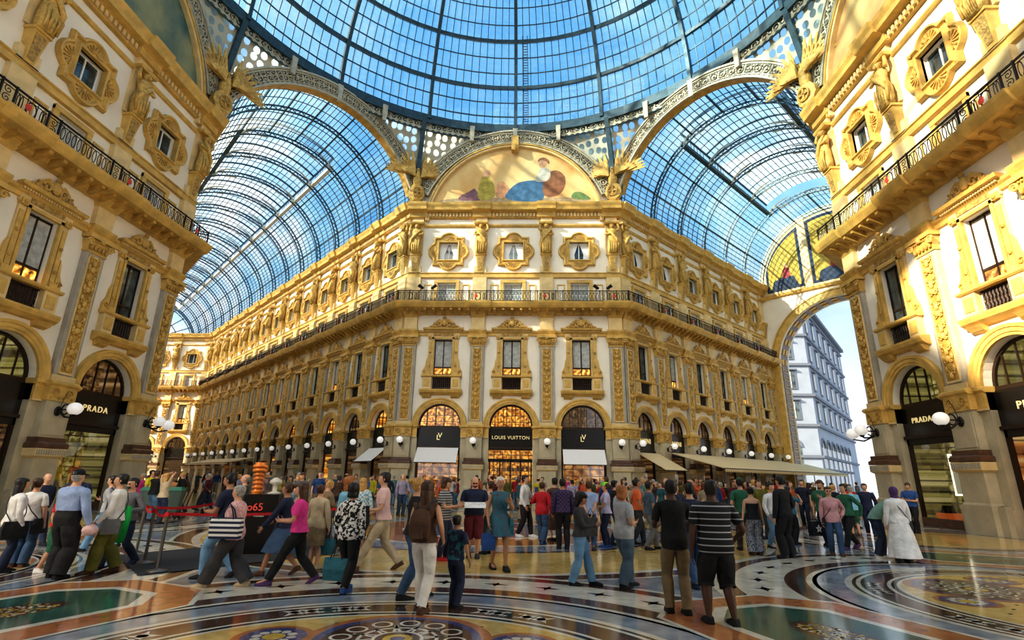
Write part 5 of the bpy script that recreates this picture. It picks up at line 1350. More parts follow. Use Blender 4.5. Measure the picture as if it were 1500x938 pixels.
def garment(B, sel, off, name, m_, parent, sub=1):
    V, F, T = B['V'], B['F'], B['T']; fs = [f for f in F if all(sel(T[i]) for i in f)]
    if not fs: return None
    nr = B.get('N') or vnormals(V, F); B['N'] = nr
    # orientation: make sure normals point outward for torso
    if 'sg' not in B:
        r = B['rings'][4]; B['sg'] = 1 if nr[r[0]].dot(Vector((0,-1,0))) > 0 else -1
        rl = None
    mp = {}; NV = []; NF = []
    for f in fs:
        q = []
        for i in f:
            if i not in mp:
                mp[i] = len(NV); t = T[i]; o_ = off(t) if callable(off) else off
                NV.append(V[i]+nr[i]*B['sg']*o_*B['H']/1.7)
            q.append(mp[i])
        NF.append(tuple(q))
    return bm_obj(NV, NF, name, [m_], parent, sub)

def fix_winding(B):
    me = bpy.data.meshes.new('t'); me.from_pydata([tuple(v) for v in B['V']], [], B['F'])
    bm = bmesh.new(); bm.from_mesh(me); bmesh.ops.recalc_face_normals(bm, faces=bm.faces); bm.to_mesh(me); bm.free()
    B['F'] = [tuple(p.vertices) for p in me.polygons]; bpy.data.meshes.remove(me)
    B['N'] = vnormals(B['V'], B['F']); B['sg'] = 1

def skirt(B, z0r, hem, r0, r1, name, m_, parent, folds=7, amp=.06, sub=1):
    H = B['H']; V = []; F = []; n = 28
    zt = B['hipz']+z0r*H; zb = hem*H/1.7; A, C = B['feet']['l'][0], B['feet']['r'][0]; cx = (A+C)/2; rows = 6
    spread = abs(A.y-C.y)*.5
    for i in range(rows+1):
        t = i/rows; z = zt+(zb-zt)*t; r = (r0+(r1-r0)*(t**.8))*H
        c = Vector((0,0,0)).lerp(cx, t*.6*(1-zb/max(zt,.1))); 
        for j in range(n):
            a = 2*pi*j/n; f = 1+amp*t*sin(folds*a)
            V.append(Vector((c.x+r*f*sin(a), c.y-(r*.78+spread*t*.5)*f*cos(a), z)))
    for i in range(rows):
        for j in range(n): q = (j+1) % n; F.append((i*n+j, i*n+q, (i+1)*n+q, (i+1)*n+j))
    return bm_obj(V, F, name, [m_], parent, sub)

def hair(B, style, col, parent, near):
    m_ = HR[col]; H = B['H']; hp = B['hp']; T = B['T']
    ridx = {tg: B['rings'][12+i] for i, tg in enumerate((12,13,14,15,16,17))}
    V, F = [], []
    Nn = 16
    # scalp shell: rows
    rows = {'short': (12.5, 13, 14, 15, 16, 17), 'crew': (12.5, 13, 14, 15, 16, 17), 'long': (13, 14, 15, 16, 17), 'bob': (13, 14, 15, 16, 17), 'bun': (12.5, 13, 14, 15, 16, 17), 'curly': (13, 14, 15, 16, 17), 'pony': (12.5, 13, 14, 15, 16, 17), 'balding': (12.5, 13, 14, 15)}[style]
    th = {'short': .010, 'crew': .006, 'long': .014, 'bob': .018, 'bun': .011, 'curly': .026, 'pony': .011, 'balding': .006}[style]
    grid = []
    prof_ = {12:(.014,.034,.040,.012),12.5:(.020,.036,.044,.004),13:(.030,.041,.054,.010),14:(.055,.045,.060,.006),15:(.082,.047,.062,.002),16:(.105,.042,.056,-.002),17:(.121,.026,.036,-.004)}
    for r in rows:
        z, a, b, fs = prof_[r]; row = []
        for j in range(Nn):
            t = 2*pi*j/Nn; back = (1-cos(t))/2   # 0 front .. 1 back
            face = cos(t) > (.35 if style in ('long','bob','curly') else (-.25 if r <= 13 else .12))
            g = th*(.6+.6*back)
            if face and r <= 15: g = -.006         # tuck inside the face
            if face and r == 16: g = th*.5
            if style == 'curly': g += .007*((j*7+r*3) % 3-1) if g > 0 else 0
            row.append(hp(sin(t)*(a+g), -cos(t)*(b+g)-fs, z+(th*.5 if r >= 16 else 0)))
        grid.append(row)
    for row in grid: V += row
    for i in range(len(grid)-1):
        for j in range(Nn): q = (j+1) % Nn; F.append((i*Nn+j, i*Nn+q, (i+1)*Nn+q, (i+1)*Nn+j))
    if style != 'balding':
        V.append(hp(0, .004, .127+th)); t0 = len(V)-1; b0 = (len(grid)-1)*Nn
        for j in range(Nn): F.append((b0+j, b0+(j+1) % Nn, t0))
    def blob(c, r, n=8, k=5):
        b = len(V)
        for i in range(1, k):
            a = pi*i/k
            for j in range(n): V.append(hp(c[0]+r[0]*sin(a)*cos(2*pi*j/n), c[1]+r[1]*sin(a)*sin(2*pi*j/n), c[2]-r[2]*cos(a)))
        V.append(hp(c[0], c[1], c[2]-r[2])); V.append(hp(c[0], c[1], c[2]+r[2])); e1, e2 = len(V)-2, len(V)-1
        for i in range(k-2):
            for j in range(n): q = (j+1) % n; F.append((b+i*n+j, b+i*n+q, b+(i+1)*n+q, b+(i+1)*n+j))
        for j in range(n): q = (j+1) % n; F.append((e1, b+q, b+j)); F.append((e2, b+(k-2)*n+j, b+(k-2)*n+q))
    if style == 'bun': blob((0,.078,.095), (.026,.024,.026))
    if style == 'pony': blob((0,.088,.04), (.014,.02,.06))
    if style in ('long', 'bob', 'curly'):
        low = {'long': -.16, 'bob': -.015, 'curly': -.05}[style]; n = 12
        base = len(V); rws = [(.085,.050,.060,.0),(.05,.058,.066,.004),(.02,.06,.060,.010),(low*.5,.058,.050,.016),(low,.045 if style != 'bob' else .052,.036,.018)]
        for z, a, b, sh_ in rws:
            for j in range(n+1):
                t = radians(62+236*j/n); g = (.006*((j*5) % 3-1) if style == 'curly' else 0)
                V.append(hp(sin(t)*(a+g), -cos(t)*(b+g)+sh_, z))
            for j in range(n, -1, -1):
                t = radians(62+236*j/n); V.append(hp(sin(t)*(a-.02), -cos(t)*(b-.02)+sh_, z))
        w = 2*(n+1)
        for i in range(len(rws)-1):
            for j in range(w): q = (j+1) % w; F.append((base+i*w+j, base+i*w+q, base+(i+1)*w+q, base+(i+1)*w+j))
        F.append(tuple(base+(len(rws)-1)*w+j for j in range(w)))
    return bm_obj(V, F, 'hair', [m_], parent, 1 if near else 0)

def hat(B, kind, m_, parent):
    mb = MB(); hp = B['hp']
    Nn = 16; R = []
    for z, a, b in ((.078,.051,.066),(.10,.050,.064),(.122,.042,.054),(.138,.02,.026)): R.append([hp(sin(2*pi*j/Nn)*a, -cos(2*pi*j/Nn)*b, z) for j in range(Nn)])
    mb.loft(R, m_)
    if kind == 'cap': mb.loft([[hp(-.035,-.058,.082), hp(.035,-.058,.082), hp(.035,-.058,.088), hp(-.035,-.058,.088)], [hp(-.028,-.105,.072), hp(.028,-.105,.072), hp(.028,-.105,.077), hp(-.028,-.105,.077)]], m_)
    return mb.build('hat', None, parent, True)

def face_bits(B, skin, parent, glasses=False, beard=None):
    mb = MB(); hp = B['hp']; H = B['H']
    for s in (-1, 1):
        mb.ell(hp(s*.018,-.0605,.064), (.0045*H,.003*H,.003*H), EYE, 6, 4)
        mb.bar(hp(s*.009,-.0645,.073), hp(s*.027,-.059,.073), .002*H, .002*H, HR['brown'])
        mb.ell(hp(s*.047,.0,.055), (.006*H,.010*H,.016*H), skin, 7, 5)
    mb.ell(hp(0,-.0615,.027), (.011*H,.003*H,.0032*H), LIP, 7, 4)
    if glasses:
        for s in (-1, 1): mb.ell(hp(s*.019,-.068,.064), (.0135*H,.003*H,.009*H), EYE, 8, 4)
        mb.bar(hp(-.03,-.068,.066), hp(.03,-.068,.066), .003*H, .003*H, EYE)
    if beard: mb.ell(hp(0,-.050,.020), (.030*H,.018*H,.016*H), HR[beard], 8, 5)
    return mb.build('facial_features', None, parent, True)

POSE = {
 'stand': dict(lf=(.02,0), rf=(-.02,0)),
 'wait': dict(lf=(.06,0), rf=(-.05,0), lh=(.25,.05,.82), rh=(.24,.10,.84)),
 'walk': dict(lf=(.30,0), rf=(-.30,.06), lh=(.26,-.16,.86), rh=(.26,.22,.90), lean=.06),
 'walk2': dict(lf=(-.27,.05), rf=(.28,0), lh=(.26,.20,.90), rh=(.26,-.16,.86), lean=.06),
 'stroll': dict(lf=(.17,0), rf=(-.17,.02), lh=(.25,-.06,.84), rh=(.25,.12,.85), lean=.03),
 'phone': dict(lf=(.05,0), rf=(-.04,0), lh=(.10,.30,1.10), rh=(.07,.32,1.12), nod=.35),
 'phonewalk': dict(lf=(.26,0), rf=(-.28,.05), lh=(.10,.32,1.05), rh=(.08,.34,1.05), nod=.15, lean=.06),
 'photo': dict(lf=(.05,0), rf=(-.04,0), lh=(.10,.32,1.42), rh=(.10,.32,1.42)),
 'call': dict(lf=(.08,0), rf=(-.10,0), lh=(.12,.13,1.46), rh=(.10,.20,1.08), nod=.1),
 'back_hands': dict(lf=(.03,0), rf=(-.03,0), lh=(.04,-.20,.86), rh=(.04,-.20,.84)),
 'akimbo': dict(lf=(.04,0), rf=(-.06,0), lh=(.23,.02,.97), rh=(.25,.05,.82)),
 'wide': dict(lf=(.05,0), rf=(-.05,0), stance=.13, lh=(.30,.12,.84), rh=(.30,.10,.84)),
 'bend': dict(lf=(.05,0), rf=(-.10,0), lean=1.15, nod=.3, lh=(.15,.42,.55), rh=(.12,.45,.55)),
 'fold': dict(lf=(.04,0), rf=(-.04,0), lh=(.04,.24,1.12), rh=(.06,.26,1.06)),
 'carry': dict(lf=(.04,0), rf=(-.05,0), lh=(.22,.30,1.02), rh=(.25,.05,.82)),
 'sit': dict(lf=(.42,0), rf=(.40,0), crouch=.265, lh=(.14,.30,.78), rh=(.14,.30,.78)),
 'guide': dict(lf=(.03,0), rf=(-.02,0), lh=(.22,.32,1.08), rh=(.25,.06,.82)),
}
NP = [0]
def person(x, y, face, H, label, pose='stand', top='white', bottom='jeans', shoes='black', skin='fair', hr='brown', hs='short', fem=False, build=1.0, sleeve='short', legs='long', near=True, top_len=1, yaw=0, glasses=False, beard=None, hatc=None, group=None, skirt_=None, dress=None, extra=None, hijab=None, tmax=9, **kw):
    ps = dict(POSE[pose]); ps.update({a: b for a, b in kw.items() if a not in ('slim', 'hem')})
    B = body(H=H, build=build, fem=fem, yaw=yaw, fingers=near, **ps); fix_winding(B)
    root = empty('person', (x, y, 0), radians(face), label, 'person', group)
    sub = 1 if near else 0
    sk = SK[skin]
    bm_obj(B['V'], B['F'], 'body', [sk], root, sub)
    # shirt
    smax = {'none': 0, 'cap': 1, 'short': 3, 'long': 7}[sleeve]
    lo = {0: 3, 1: 1, 2: 0}[top_len]
    topm = C_(top if not dress else dress)
    if sleeve == 'strapless': pass
    strapless = kw.get('strapless')
    def sel_top(t):
        if t[0] == 'T': return lo <= t[1] <= (tmax if hijab is None else 11)
        if t[0] == 'A': return t[2] <= smax
        return False
    def off_top(t): return .014+(.010 if t[0] == 'T' and t[1] <= 3 else 0)+(.006 if t[0] == 'A' and t[2] >= 3 else 0)
    garment(B, sel_top, off_top, 'dress_bodice' if dress else ('jacket' if sleeve == 'long' and top in ('black','navy','beige') else 'shirt'), topm, root, sub)
    bt = C_(bottom)
    if dress or skirt_:
        hem = (skirt_ or {}).get('hem', .50) if skirt_ else kw.get('hem', .5)
        w = (skirt_ or {}).get('w', .15)
        skirt(B, .09 if dress else .07, (skirt_ or {}).get('hem', .5), .085*build, w, 'skirt', topm if dress else bt, root, (skirt_ or {}).get('folds', 7), (skirt_ or {}).get('amp', .05), sub)
    else:
        lmax = {'long': 8, 'shorts': 3, 'knee': 5}[legs]
        baggy = 1.6 if legs != 'long' else 1
        sl = kw.get('slim', 1)
        def sel_bot(t):
            if t[0] == 'T': return t[1] <= 3
            if t[0] == 'L': return t[2] <= lmax
            return False
        def off_bot(t):
            if t[0] == 'T': return .008
            return (.010+.003*min(t[2], 8)*(.5 if t[2] == 4 else 1)*sl)*baggy
        garment(B, sel_bot, off_bot, 'trousers' if legs == 'long' else 'shorts', bt, root, sub)
    # shoes
    for s, kk in ((1, 'l'), (-1, 'r')):
        A, pit = B['feet'][kk]; mb = MB(); RR = []
        for (yy, w, h1) in ((.036,.016,.036),(.028,.028,.052),(-.015,.031,.055),(-.055,.036,.040),(-.098,.034,.028),(-.124,.018,.018)):
            row = []
            for (u, v) in ((-1,.25),(-.85,1),(.85,1),(1,.25),(.95,-.05),(-.95,-.05)):
                p = Vector((u*w*H, yy*H, (max(0, v)*h1-.042-.0*H)*H)); a = -pit
                row.append(A+Vector((p.x, p.y*cos(a)-p.z*sin(a), p.y*sin(a)+p.z*cos(a))))
            RR.append(row)
        mb.loft(RR, C_(shoes)); 
        o = mb.build('shoe', None, root, True)
        dz = min(v.co.z for v in o.data.vertices)
        if pit == 0 and abs(dz) < .2: o.location.z = -dz+.001
    if hijab:
        mb = MB(); hp = B['hp']; Nn = 16
        mb.loft([[hp(sin(2*pi*j/Nn)*a, -cos(2*pi*j/Nn)*b+yy, z) for j in range(Nn)] for z, a, b, yy in ((-.07,.075,.065,0),(-.03,.052,.05,.0),(.01,.048,.055,.002),(.05,.056,.068,.004),(.09,.056,.07,.006),(.12,.04,.052,.006),(.136,.012,.018,.006))], C_(hijab)); mb.build('headscarf', None, root, True)
    elif hs: hair(B, hs, hr, root, near)
    if hatc: hat(B, hatc[0], C_(hatc[1]), root)
    if near: face_bits(B, sk, root, glasses, beard)
    NP[0] += 1
    Rm = Matrix.Rotation(radians(face), 4, 'Z'); W = lambda p: Vector((x, y, 0))+(Rm @ Vector(p))
    return dict(root=root, B=B, W=W, face=radians(face))

def handheld(P, key, name, build, label, cat, rz=None, drop=0, group=None):
    W_, fd, Fv, Lw, palm = P['B']['hands'][key]
    o = build(); o.name = name; tag(o, label, cat, group); o.location = P['W'](palm+Vector((0,0,-drop))); o.rotation_euler = (0, 0, P['face'] if rz is None else radians(rz)); return o
def tote(w, h, d, c, pat=None, handle=.25, emblem=False):
    def f():
        e_ = empty('tote_bag'); mb = MB(); mt = C_(c)
        mb.loft([[(-w/2*.94,-d/2,-handle-h),(w/2*.94,-d/2,-handle-h),(w/2*.94,d/2,-handle-h),(-w/2*.94,d/2,-handle-h)],[(-w/2,-d/2*1.2,-handle-h*.5),(w/2,-d/2*1.2,-handle-h*.5),(w/2,d/2*1.2,-handle-h*.5),(-w/2,d/2*1.2,-handle-h*.5)],[(-w/2,-d/3,-handle),(w/2,-d/3,-handle),(w/2,d/3,-handle),(-w/2,d/3,-handle)]], mt); mb.build('bag_body', None, e_)
        for s in (-1, 1):
            mb = MB(); mb.tube([(-w*.25,s*d/3,-handle-.02),(-w*.15,s*d/4,-handle*.4),(0,0,0.01),(w*.15,s*d/4,-handle*.4),(w*.25,s*d/3,-handle-.02)], .01, 5, C_('dgrey') if not pat else C_('navy')); mb.build('strap', None, e_)
        if emblem:
            mb = MB()
            for q in range(5):
                a = 2*pi*q/5+pi/2; b = 2*pi*((q+2) % 5)/5+pi/2
                mb.bar((.1*cos(a),-d/2*1.25-.01,-handle-h*.5+.1*sin(a)), (.1*cos(b),-d/2*1.25-.01,-handle-h*.5+.1*sin(b)), .02, .01, C_('white'), up=(0,1,0))
            mb.build('white_emblem', None, e_)
        return e_
    return f
def slab_item(sx, sy, sz, c, nm='phone'):
    def f():
        mb = MB(); mb.box(-sx/2,sx/2,-sy/2,sy/2,-sz/2,sz/2, C_(c)); return mb.build(nm)
    return f
def crossbody(P, side, c, label, bag=(.24,.2,.09)):
    """bag hanging at one hip with a diagonal strap over the opposite shoulder"""
    B = P['B']; H = B['H']; r = empty('shoulder_bag', P['W']((0,0,0)), P['face'], label, 'bag'); hz = B['hipz']+.02*H; s = side
    mb = MB(); w, h, d = bag; x = s*.125*H
    mb.loft([[(x-d/2,-w/2,hz-h),(x+d/2,-w/2,hz-h),(x+d/2,w/2,hz-h),(x-d/2,w/2,hz-h)],[(x-d/2,-w/2*1.05,hz-h*.4),(x+d/2,-w/2*1.05,hz-h*.4),(x+d/2,w/2*1.05,hz-h*.4),(x-d/2,w/2*1.05,hz-h*.4)],[(x-d/3,-w/2*.9,hz),(x+d/3,-w/2*.9,hz),(x+d/3,w/2*.9,hz),(x-d/3,w/2*.9,hz)]], C_(c)); mb.build('bag_body', None, r)
    mb = MB(); sh_ = Vector((-s*.075*H,0,B['hipz']+.325*H))
    for y_ in (-1, 1):
        mb.tube([sh_, (-s*.05*H,y_*.065*H,B['hipz']+.28*H), (-s*.01*H,y_*.092*H,B['hipz']+.2*H), (s*.05*H,y_*.088*H,B['hipz']+.11*H), (s*.12*H,y_*.05*H,hz)], .009, 5, C_('dgrey'))
    mb.build('strap', None, r); return r
def backpack(P, c, label, big=1):
    B = P['B']; H = B['H']; r = empty('backpack', P['W']((0,0,0)), P['face'], label, 'backpack'); z = B['hipz']+.02*H; mb = MB()
    rg = []
    for zz_, w, d in ((0,.08,.05),(.03,.095,.075),(.12,.098,.085),(.2,.09,.075),(.26,.07,.05),(.275,.04,.02)):
        rg.append([((w*big*H)*(1 if abs(sin(t)) > .3 else abs(sin(t))/.3)*(1 if sin(t) > 0 else -1), .062*H+(d*H*(.5+.5*-cos(t)))*big, z+zz_*H*big) for t in [2*pi*j/12 for j in range(12)]])
    mb.loft(rg, C_(c)); mb.build('pack_body', None, r, True)
    mb = MB(); mb.tube([(-.06*H*big,.062*H+.085*H,z+.05*H),(0,.062*H+.098*H,z+.055*H),(.06*H*big,.062*H+.085*H,z+.05*H)], .012, 5, C_('dgrey')); mb.box(-.05*H,.05*H,.14*H,.165*H,z+.02*H,z+.10*H, C_(c)); mb.build('front_pocket', None, r)
    for s in (-1, 1):
        mb = MB(); mb.tube([(s*.06*H,.07*H,z+.24*H),(s*.07*H,.02*H,B['hipz']+.325*H),(s*.07*H,-.07*H,B['hipz']+.25*H),(s*.075*H,-.072*H,B['hipz']+.15*H),(s*.09*H,.03*H,z+.05*H)], .013, 5, C_('dgrey')); mb.build('strap', None, r)
    return r
# ================================================================== THE VISITORS (each placed where the photograph shows them)
Pn = person
p1 = Pn(-7.47,9.37,150,1.52,'woman with long black hair in white top cut by the left edge','wait','white','djeans',hr='black',hs='long',fem=True,sleeve='long',top_len=2)
crossbody(p1, -1, 'black', 'black shoulder bag on the long-haired woman at the left edge', (.34,.28,.12))
p2 = Pn(-7.68,9.90,195,1.52,'woman seen from behind in white t-shirt and flared jeans','stand','white','jeans','brown',hr='brown',hs='pony',fem=True,build=1.1,slim=2.0,lh=(.24,.08,.84))
crossbody(p2, -1, 'black', 'black bag with crossbody strap on the woman in white t-shirt and jeans', (.3,.26,.1))
Pn(-10.1,12.7,70,1.62,'bald red-faced man in navy jacket behind the woman in white t-shirt','walk','navy','djeans',hs='balding',hr='grey',sleeve='long')
p4 = Pn(-6.21,9.04,172,1.68,'man from behind in pale blue shirt, black trousers and black cap','wide','lblue','black',hr='grey',hs='crew',sleeve='long',build=1.32,top_len=0,hatc=('cap','black'),slim=3.0,lh=(.34,.20,.86),rh=(.34,.10,.84))
handheld(p4,'r','jacket', lambda: (lambda m: (m.ell((0,0,-.02),(.10,.13,.09),C_('lpink'),9,6), m.ell((.05,-.05,.02),(.07,.08,.06),C_('rose'),8,5), m.build('folded_jacket',None,None,True))[-1])(MB()), 'pinkish folded jacket held by the man in pale blue shirt', 'jacket')
Pn(-6.75,9.55,95,1.42,'person in red top and green cropped trousers beside the man in pale blue shirt','stroll','red','green','white',hs='short',hr='brown',legs='knee',lh=(.2,.2,.95))
Pn(-8.95,12.3,200,1.68,'man in navy t-shirt and white trousers behind the black-capped man','stroll','navy','lgrey','dgrey',hr='brown',hs='short',build=1.12)
p7 = Pn(-7.95,12.1,-75,1.60,'person in grey-blue jacket, jeans and sunglasses carrying a small bag','walk','lgrey','ljeans',hr='black',hs='short',sleeve='long',glasses=True,rh=(.12,.25,1.12))
backpack(p7,'black','black backpack on the person in grey-blue jacket')
p8 = Pn(-5.84,9.60,-60,1.62,'man in white shirt and olive trousers facing left','stroll','white','olive','brown',hr='black',hs='short',sleeve='long',build=1.12,slim=2.4,lh=(.22,.22,.88))
crossbody(p8,1,'grey','grey bag with shoulder strap on the man in white shirt and olive trousers',(.26,.24,.1))
p9 = Pn(-6.11,10.28,-12,1.58,'bearded man in grey sweater with glasses and green jacket on his arm','walk2','grey','djeans','djeans',hr='black',hs='short',sleeve='long',glasses=True,beard='black',lh=(.26,.22,1.05))
handheld(p9,'l','jacket', lambda: (lambda m: (m.loft([[(-.10,-.05,.10),(.10,-.05,.10),(.10,.05,.10),(-.10,.05,.10)],[(-.12,-.06,-.1),(.12,-.06,-.1),(.12,.06,-.1),(-.12,.06,-.1)],[(-.09,-.04,-.5),(.10,-.05,-.54),(.09,.04,-.5),(-.09,.04,-.46)]],C_('bgreen')), m.build('green_jacket',None,None,True))[-1])(MB()), 'bright green jacket hanging over the bearded man\'s arm', 'jacket')
Pn(-11.0,18.3,160,1.62,'woman with blond hair raising both arms to take a photo on the left','photo','beige','djeans',hr='blond',hs='long',fem=True,lh=(.12,.2,1.72),rh=(.12,.2,1.72),near=False)
Pn(-13.6,21.2,90,1.72,'worker in fluorescent yellow vest behind the green cart','carry','yellow','navy',hr='black',hs='short',near=False)
p11 = Pn(-3.70,9.40,-88,1.70,'dark-haired man in navy polo and light jeans walking left','phonewalk','navy','ljeans','black',skin='tan',hr='black',hs='short',top_len=2,build=1.08,lf=(.20,0),rf=(-.22,.04))
handheld(p11,'l','phone',slab_item(.16,.008,.08,'dgrey','phone'),'dark phone in the hands of the man in navy polo','phone')
p12 = Pn(-3.16,8.72,-88,1.51,'grey-haired woman in pink floral blouse and grey trousers walking left','walk',('lpink','noise','rose',40),'dgrey','beige',hr='grey',hs='short',fem=True,glasses=True,build=1.15,top_len=2,slim=3.2,lh=(.20,.26,.98),rh=(.18,.26,1.0),lf=(.36,0),rf=(-.30,.03))
o = tote(.46,.30,.13,('navy','stripe','white',14),'s',.20)(); tag(o,'navy and white striped tote bag under the grey-haired woman\'s arm','tote bag'); o.location = p12['W']((.24,-.02,1.22)); o.rotation_euler = (0,radians(0),p12['face']+radians(90))
Pn(-5.61,13.40,-60,1.64,'bald older man in dark jacket behind the display stand','stand','dgrey','dgrey',hs='balding',hr='grey',sleeve='long')
p14 = Pn(-2.26,9.03,-80,1.56,'woman in bright pink t-shirt and black leggings striding left','walk','pink','black','purple',hr='brown',hs='long',fem=True,sleeve='short',lh=(.12,.30,1.04),rh=(.12,.30,1.04),lf=(.40,0),rf=(-.34,.05),nod=.05)
Pn(-2.85,9.80,-85,1.54,'woman in denim waistcoat and blue skirt beside the pink t-shirt woman','walk','navy','jeans','brown',skin='tan',hr='brown',hs='bun',fem=True,sleeve='long',skirt_=dict(hem=.42,w=.17,amp=.04),lh=(.24,.34,.86),rh=(.22,.30,.95))
p16 = Pn(-2.54,10.49,165,1.48,'woman from behind in beige jacket and khaki skirt','stand','beige','khaki','beige',hr='brown',hs='short',fem=True,build=1.15,sleeve='long',top_len=2,skirt_=dict(hem=.48,w=.135,amp=.02))
handheld(p16,'r','tote_bag',tote(.28,.26,.08,'teal',None,.12),'teal handbag held by the woman in beige jacket','handbag')
Pn(-2.2,11.1,150,1.62,'curly auburn-haired person in pale teal jacket and long black coat tails','stand','skyb','black','black',hr='red',hs='curly',sleeve='long',skirt_=dict(hem=.35,w=.15,amp=.03))
p18 = Pn(-1.29,8.63,168,1.54,'woman from behind in black and white floral blouse and black leggings','stroll',('white','noise','black',22),'black','blue',hr='black',hs='bob',fem=True,sleeve='long',top_len=2,build=1.1,lh=(.24,.06,.84),rh=(.24,.02,.80))
handheld(p18,'l','tote_bag',tote(.40,.32,.12,'teal',None,.24),'large blue-green tote bag held by the woman in floral blouse','tote bag')
p19 = Pn(-1.29,10.51,-78,1.76,'young man in pale pink t-shirt and beige trousers walking left','walk','lpink','beige','brown',hr='black',hs='short',lh=(.14,.26,1.02),rh=(.22,.22,.95),lf=(.42,0),rf=(-.34,.05))
handheld(p19,'l','jacket', lambda: (lambda m: (m.loft([[(-.08,-.10,.08),(.08,-.10,.08),(.08,.08,.08),(-.08,.08,.08)],[(-.10,-.14,-.2),(.10,-.12,-.2),(.10,.12,-.22),(-.10,.10,-.2)],[(-.05,-.22,-.75),(.05,-.2,-.78),(.06,-.05,-.6),(-.05,-.02,-.55)]],C_('black')), m.build('black_jacket',None,None,True))[-1])(MB()), 'dark jacket dangling from the hand of the young man in pale pink', 'jacket')
Pn(-2.60,13.28,190,1.60,'blond woman in pale blue patterned shirt behind the floral blouse woman','stand',('skyb','check','white',20),'djeans',hr='blond',hs='long',fem=True,sleeve='long')
Pn(-3.2,12.6,140,1.55,'woman with light brown bun and tan jacket behind the floral blouse woman','phone','khaki','black',hr='blond',hs='bun',fem=True,sleeve='long')
Pn(-6.62,27.4,-20,1.62,'man in blue jacket and white trousers in the distance before the frontal block','stroll','blue','white',near=False)
p22 = Pn(-0.21,8.29,115,1.64,'blond woman with hair up in black t-shirt and dark jeans','stroll','black','jeans','black',hr='blond',hs='bun',fem=True,lh=(.14,.26,1.02),rh=(.24,.05,.84))
p23 = Pn(0.09,7.56,165,1.60,'woman from behind with long brown hair, white trousers and brown backpack','stroll','brown','white','brown',hr='brown',hs='long',fem=True,sleeve='cap',skin='fair',lh=(.14,.24,1.0),rh=(.25,.10,.92))
backpack(p23,'brown','brown leather backpack on the woman in white trousers',.88)
p24 = Pn(0.50,7.76,150,1.16,'small boy from behind in navy and red printed t-shirt and dark jeans','wide',('navy','noise','teal',9),'djeans','black',skin='tan',hr='black',hs='short',lh=(.26,.34,.92),rh=(.27,.10,.86),stance=.10)
p25 = Pn(0.24,12.40,8,1.68,'balding man in navy t-shirt and maroon shorts reading a map','phone','navy','maroon','dgrey',hs='balding',hr='brown',build=1.3,legs='knee',beard='brown',glasses=True,lh=(.16,.30,1.08),rh=(.16,.30,1.08))
o = slab_item(.46,.30,.006,'white','map')(); tag(o,'pale unfolded map held by the man in navy t-shirt','map'); o.location = p25['W']((.0,-.42,1.10)); o.rotation_euler = (.35,0,p25['face'])
Pn(-0.36,11.91,75,1.64,'short-haired woman in grey striped top looking at her phone','phone',('lgrey','stripe','dgrey',20),'djeans','red',hr='brown',hs='bob',fem=True,top_len=2,build=1.08)
Pn(0.55,12.95,-120,1.58,'person in beige shirt and grey trousers behind the man with the map','wait','beige','dgrey',hr='brown',hs='short')
p28 = Pn(0.90,10.89,18,1.68,'white-haired woman in blue-grey patterned dress facing the camera','stroll','slate','slate','black',skin='tan',hr='white',hs='short',fem=True,sleeve='cap',dress=('teal','noise','slate',16),skirt_=dict(hem=.62,w=.145,amp=.05),lh=(.14,.22,1.22))
handheld(p28,'r','tote_bag',tote(.26,.30,.08,'blue',None,.10),'bright blue bag carried by the woman in blue-grey dress','bag')
crossbody(p28,1,'teal','dark blue shoulder bag across the woman in blue-grey dress',(.28,.3,.09))
p30 = Pn(1.30,16.73,70,1.74,'man in white jacket with blue panel, black trousers and white trainers','stroll','white','black','white',hr='black',hs='short',sleeve='long',lh=(.14,.28,1.2))
handheld(p30,'l','folder',slab_item(.24,.03,.30,'blue','folder'),'blue folder held by the man in white jacket','folder')
Pn(1.80,15.14,155,1.56,'woman in red jacket and blue jeans turned away','stroll','red','jeans','blue',hr='brown',hs='short',fem=True,sleeve='long',slim=2.2,top_len=2,build=1.12,lh=(.22,.20,1.2))
Pn(2.17,15.84,-150,1.68,'dark-haired man in long brown coat','stand','brown','brown','black',hr='black',hs='short',sleeve='long',skirt_=dict(hem=.30,w=.12,amp=.02))
Pn(2.31,14.11,185,1.66,'man from behind in purple checked shirt and black trousers','wait',('purple','check','navy',22),'black','black',hr='black',hs='short',sleeve='long',build=1.15,skin='tan')
p34 = Pn(2.35,9.56,75,1.44,'woman with long curly black hair and blue jeans typing on a phone','phone','dgrey','ljeans','black',skin='tan',hr='black',hs='curly',fem=True,sleeve='long',lf=(.20,0),rf=(-.16,0),slim=1.6,nod=.4)
handheld(p34,'l','phone',slab_item(.07,.01,.14,'white','phone'),'pale phone in the hands of the curly-haired woman in jeans','phone')
p35 = Pn(2.99,14.23,175,1.60,'man in pale blue shirt with hands clasped behind his back','stroll','lblue','jeans','dgrey',hr='brown',hs='short',build=1.1,lh=(.05,-.18,.86),rh=(.05,-.18,.84),lf=(.2,0),rf=(-.2,.03))
o = tote(.34,.42,.12,'dgrey',None,.22)(); tag(o,'black drawstring bag with white cords behind the pale blue shirt man','drawstring bag'); o.location = p35['W']((-.02,.30,.98)); o.rotation_euler = (0,0,p35['face']+pi)
Pn(3.48,14.72,-95,1.58,'woman in lime cap, lavender t-shirt and dark jeans','carry','lav','djeans','blue',hr='brown',hs='pony',fem=True,hatc=('cap','lime'),lh=(.14,.30,1.05))
Pn(3.07,9.48,120,1.56,'woman in pale grey shirt and grey trousers holding a phone to her ear','call','lgrey','slate','black',hr='red',hs='bob',fem=True,top_len=2,build=1.15,slim=2.0,lf=(.16,0),rf=(-.14,0))
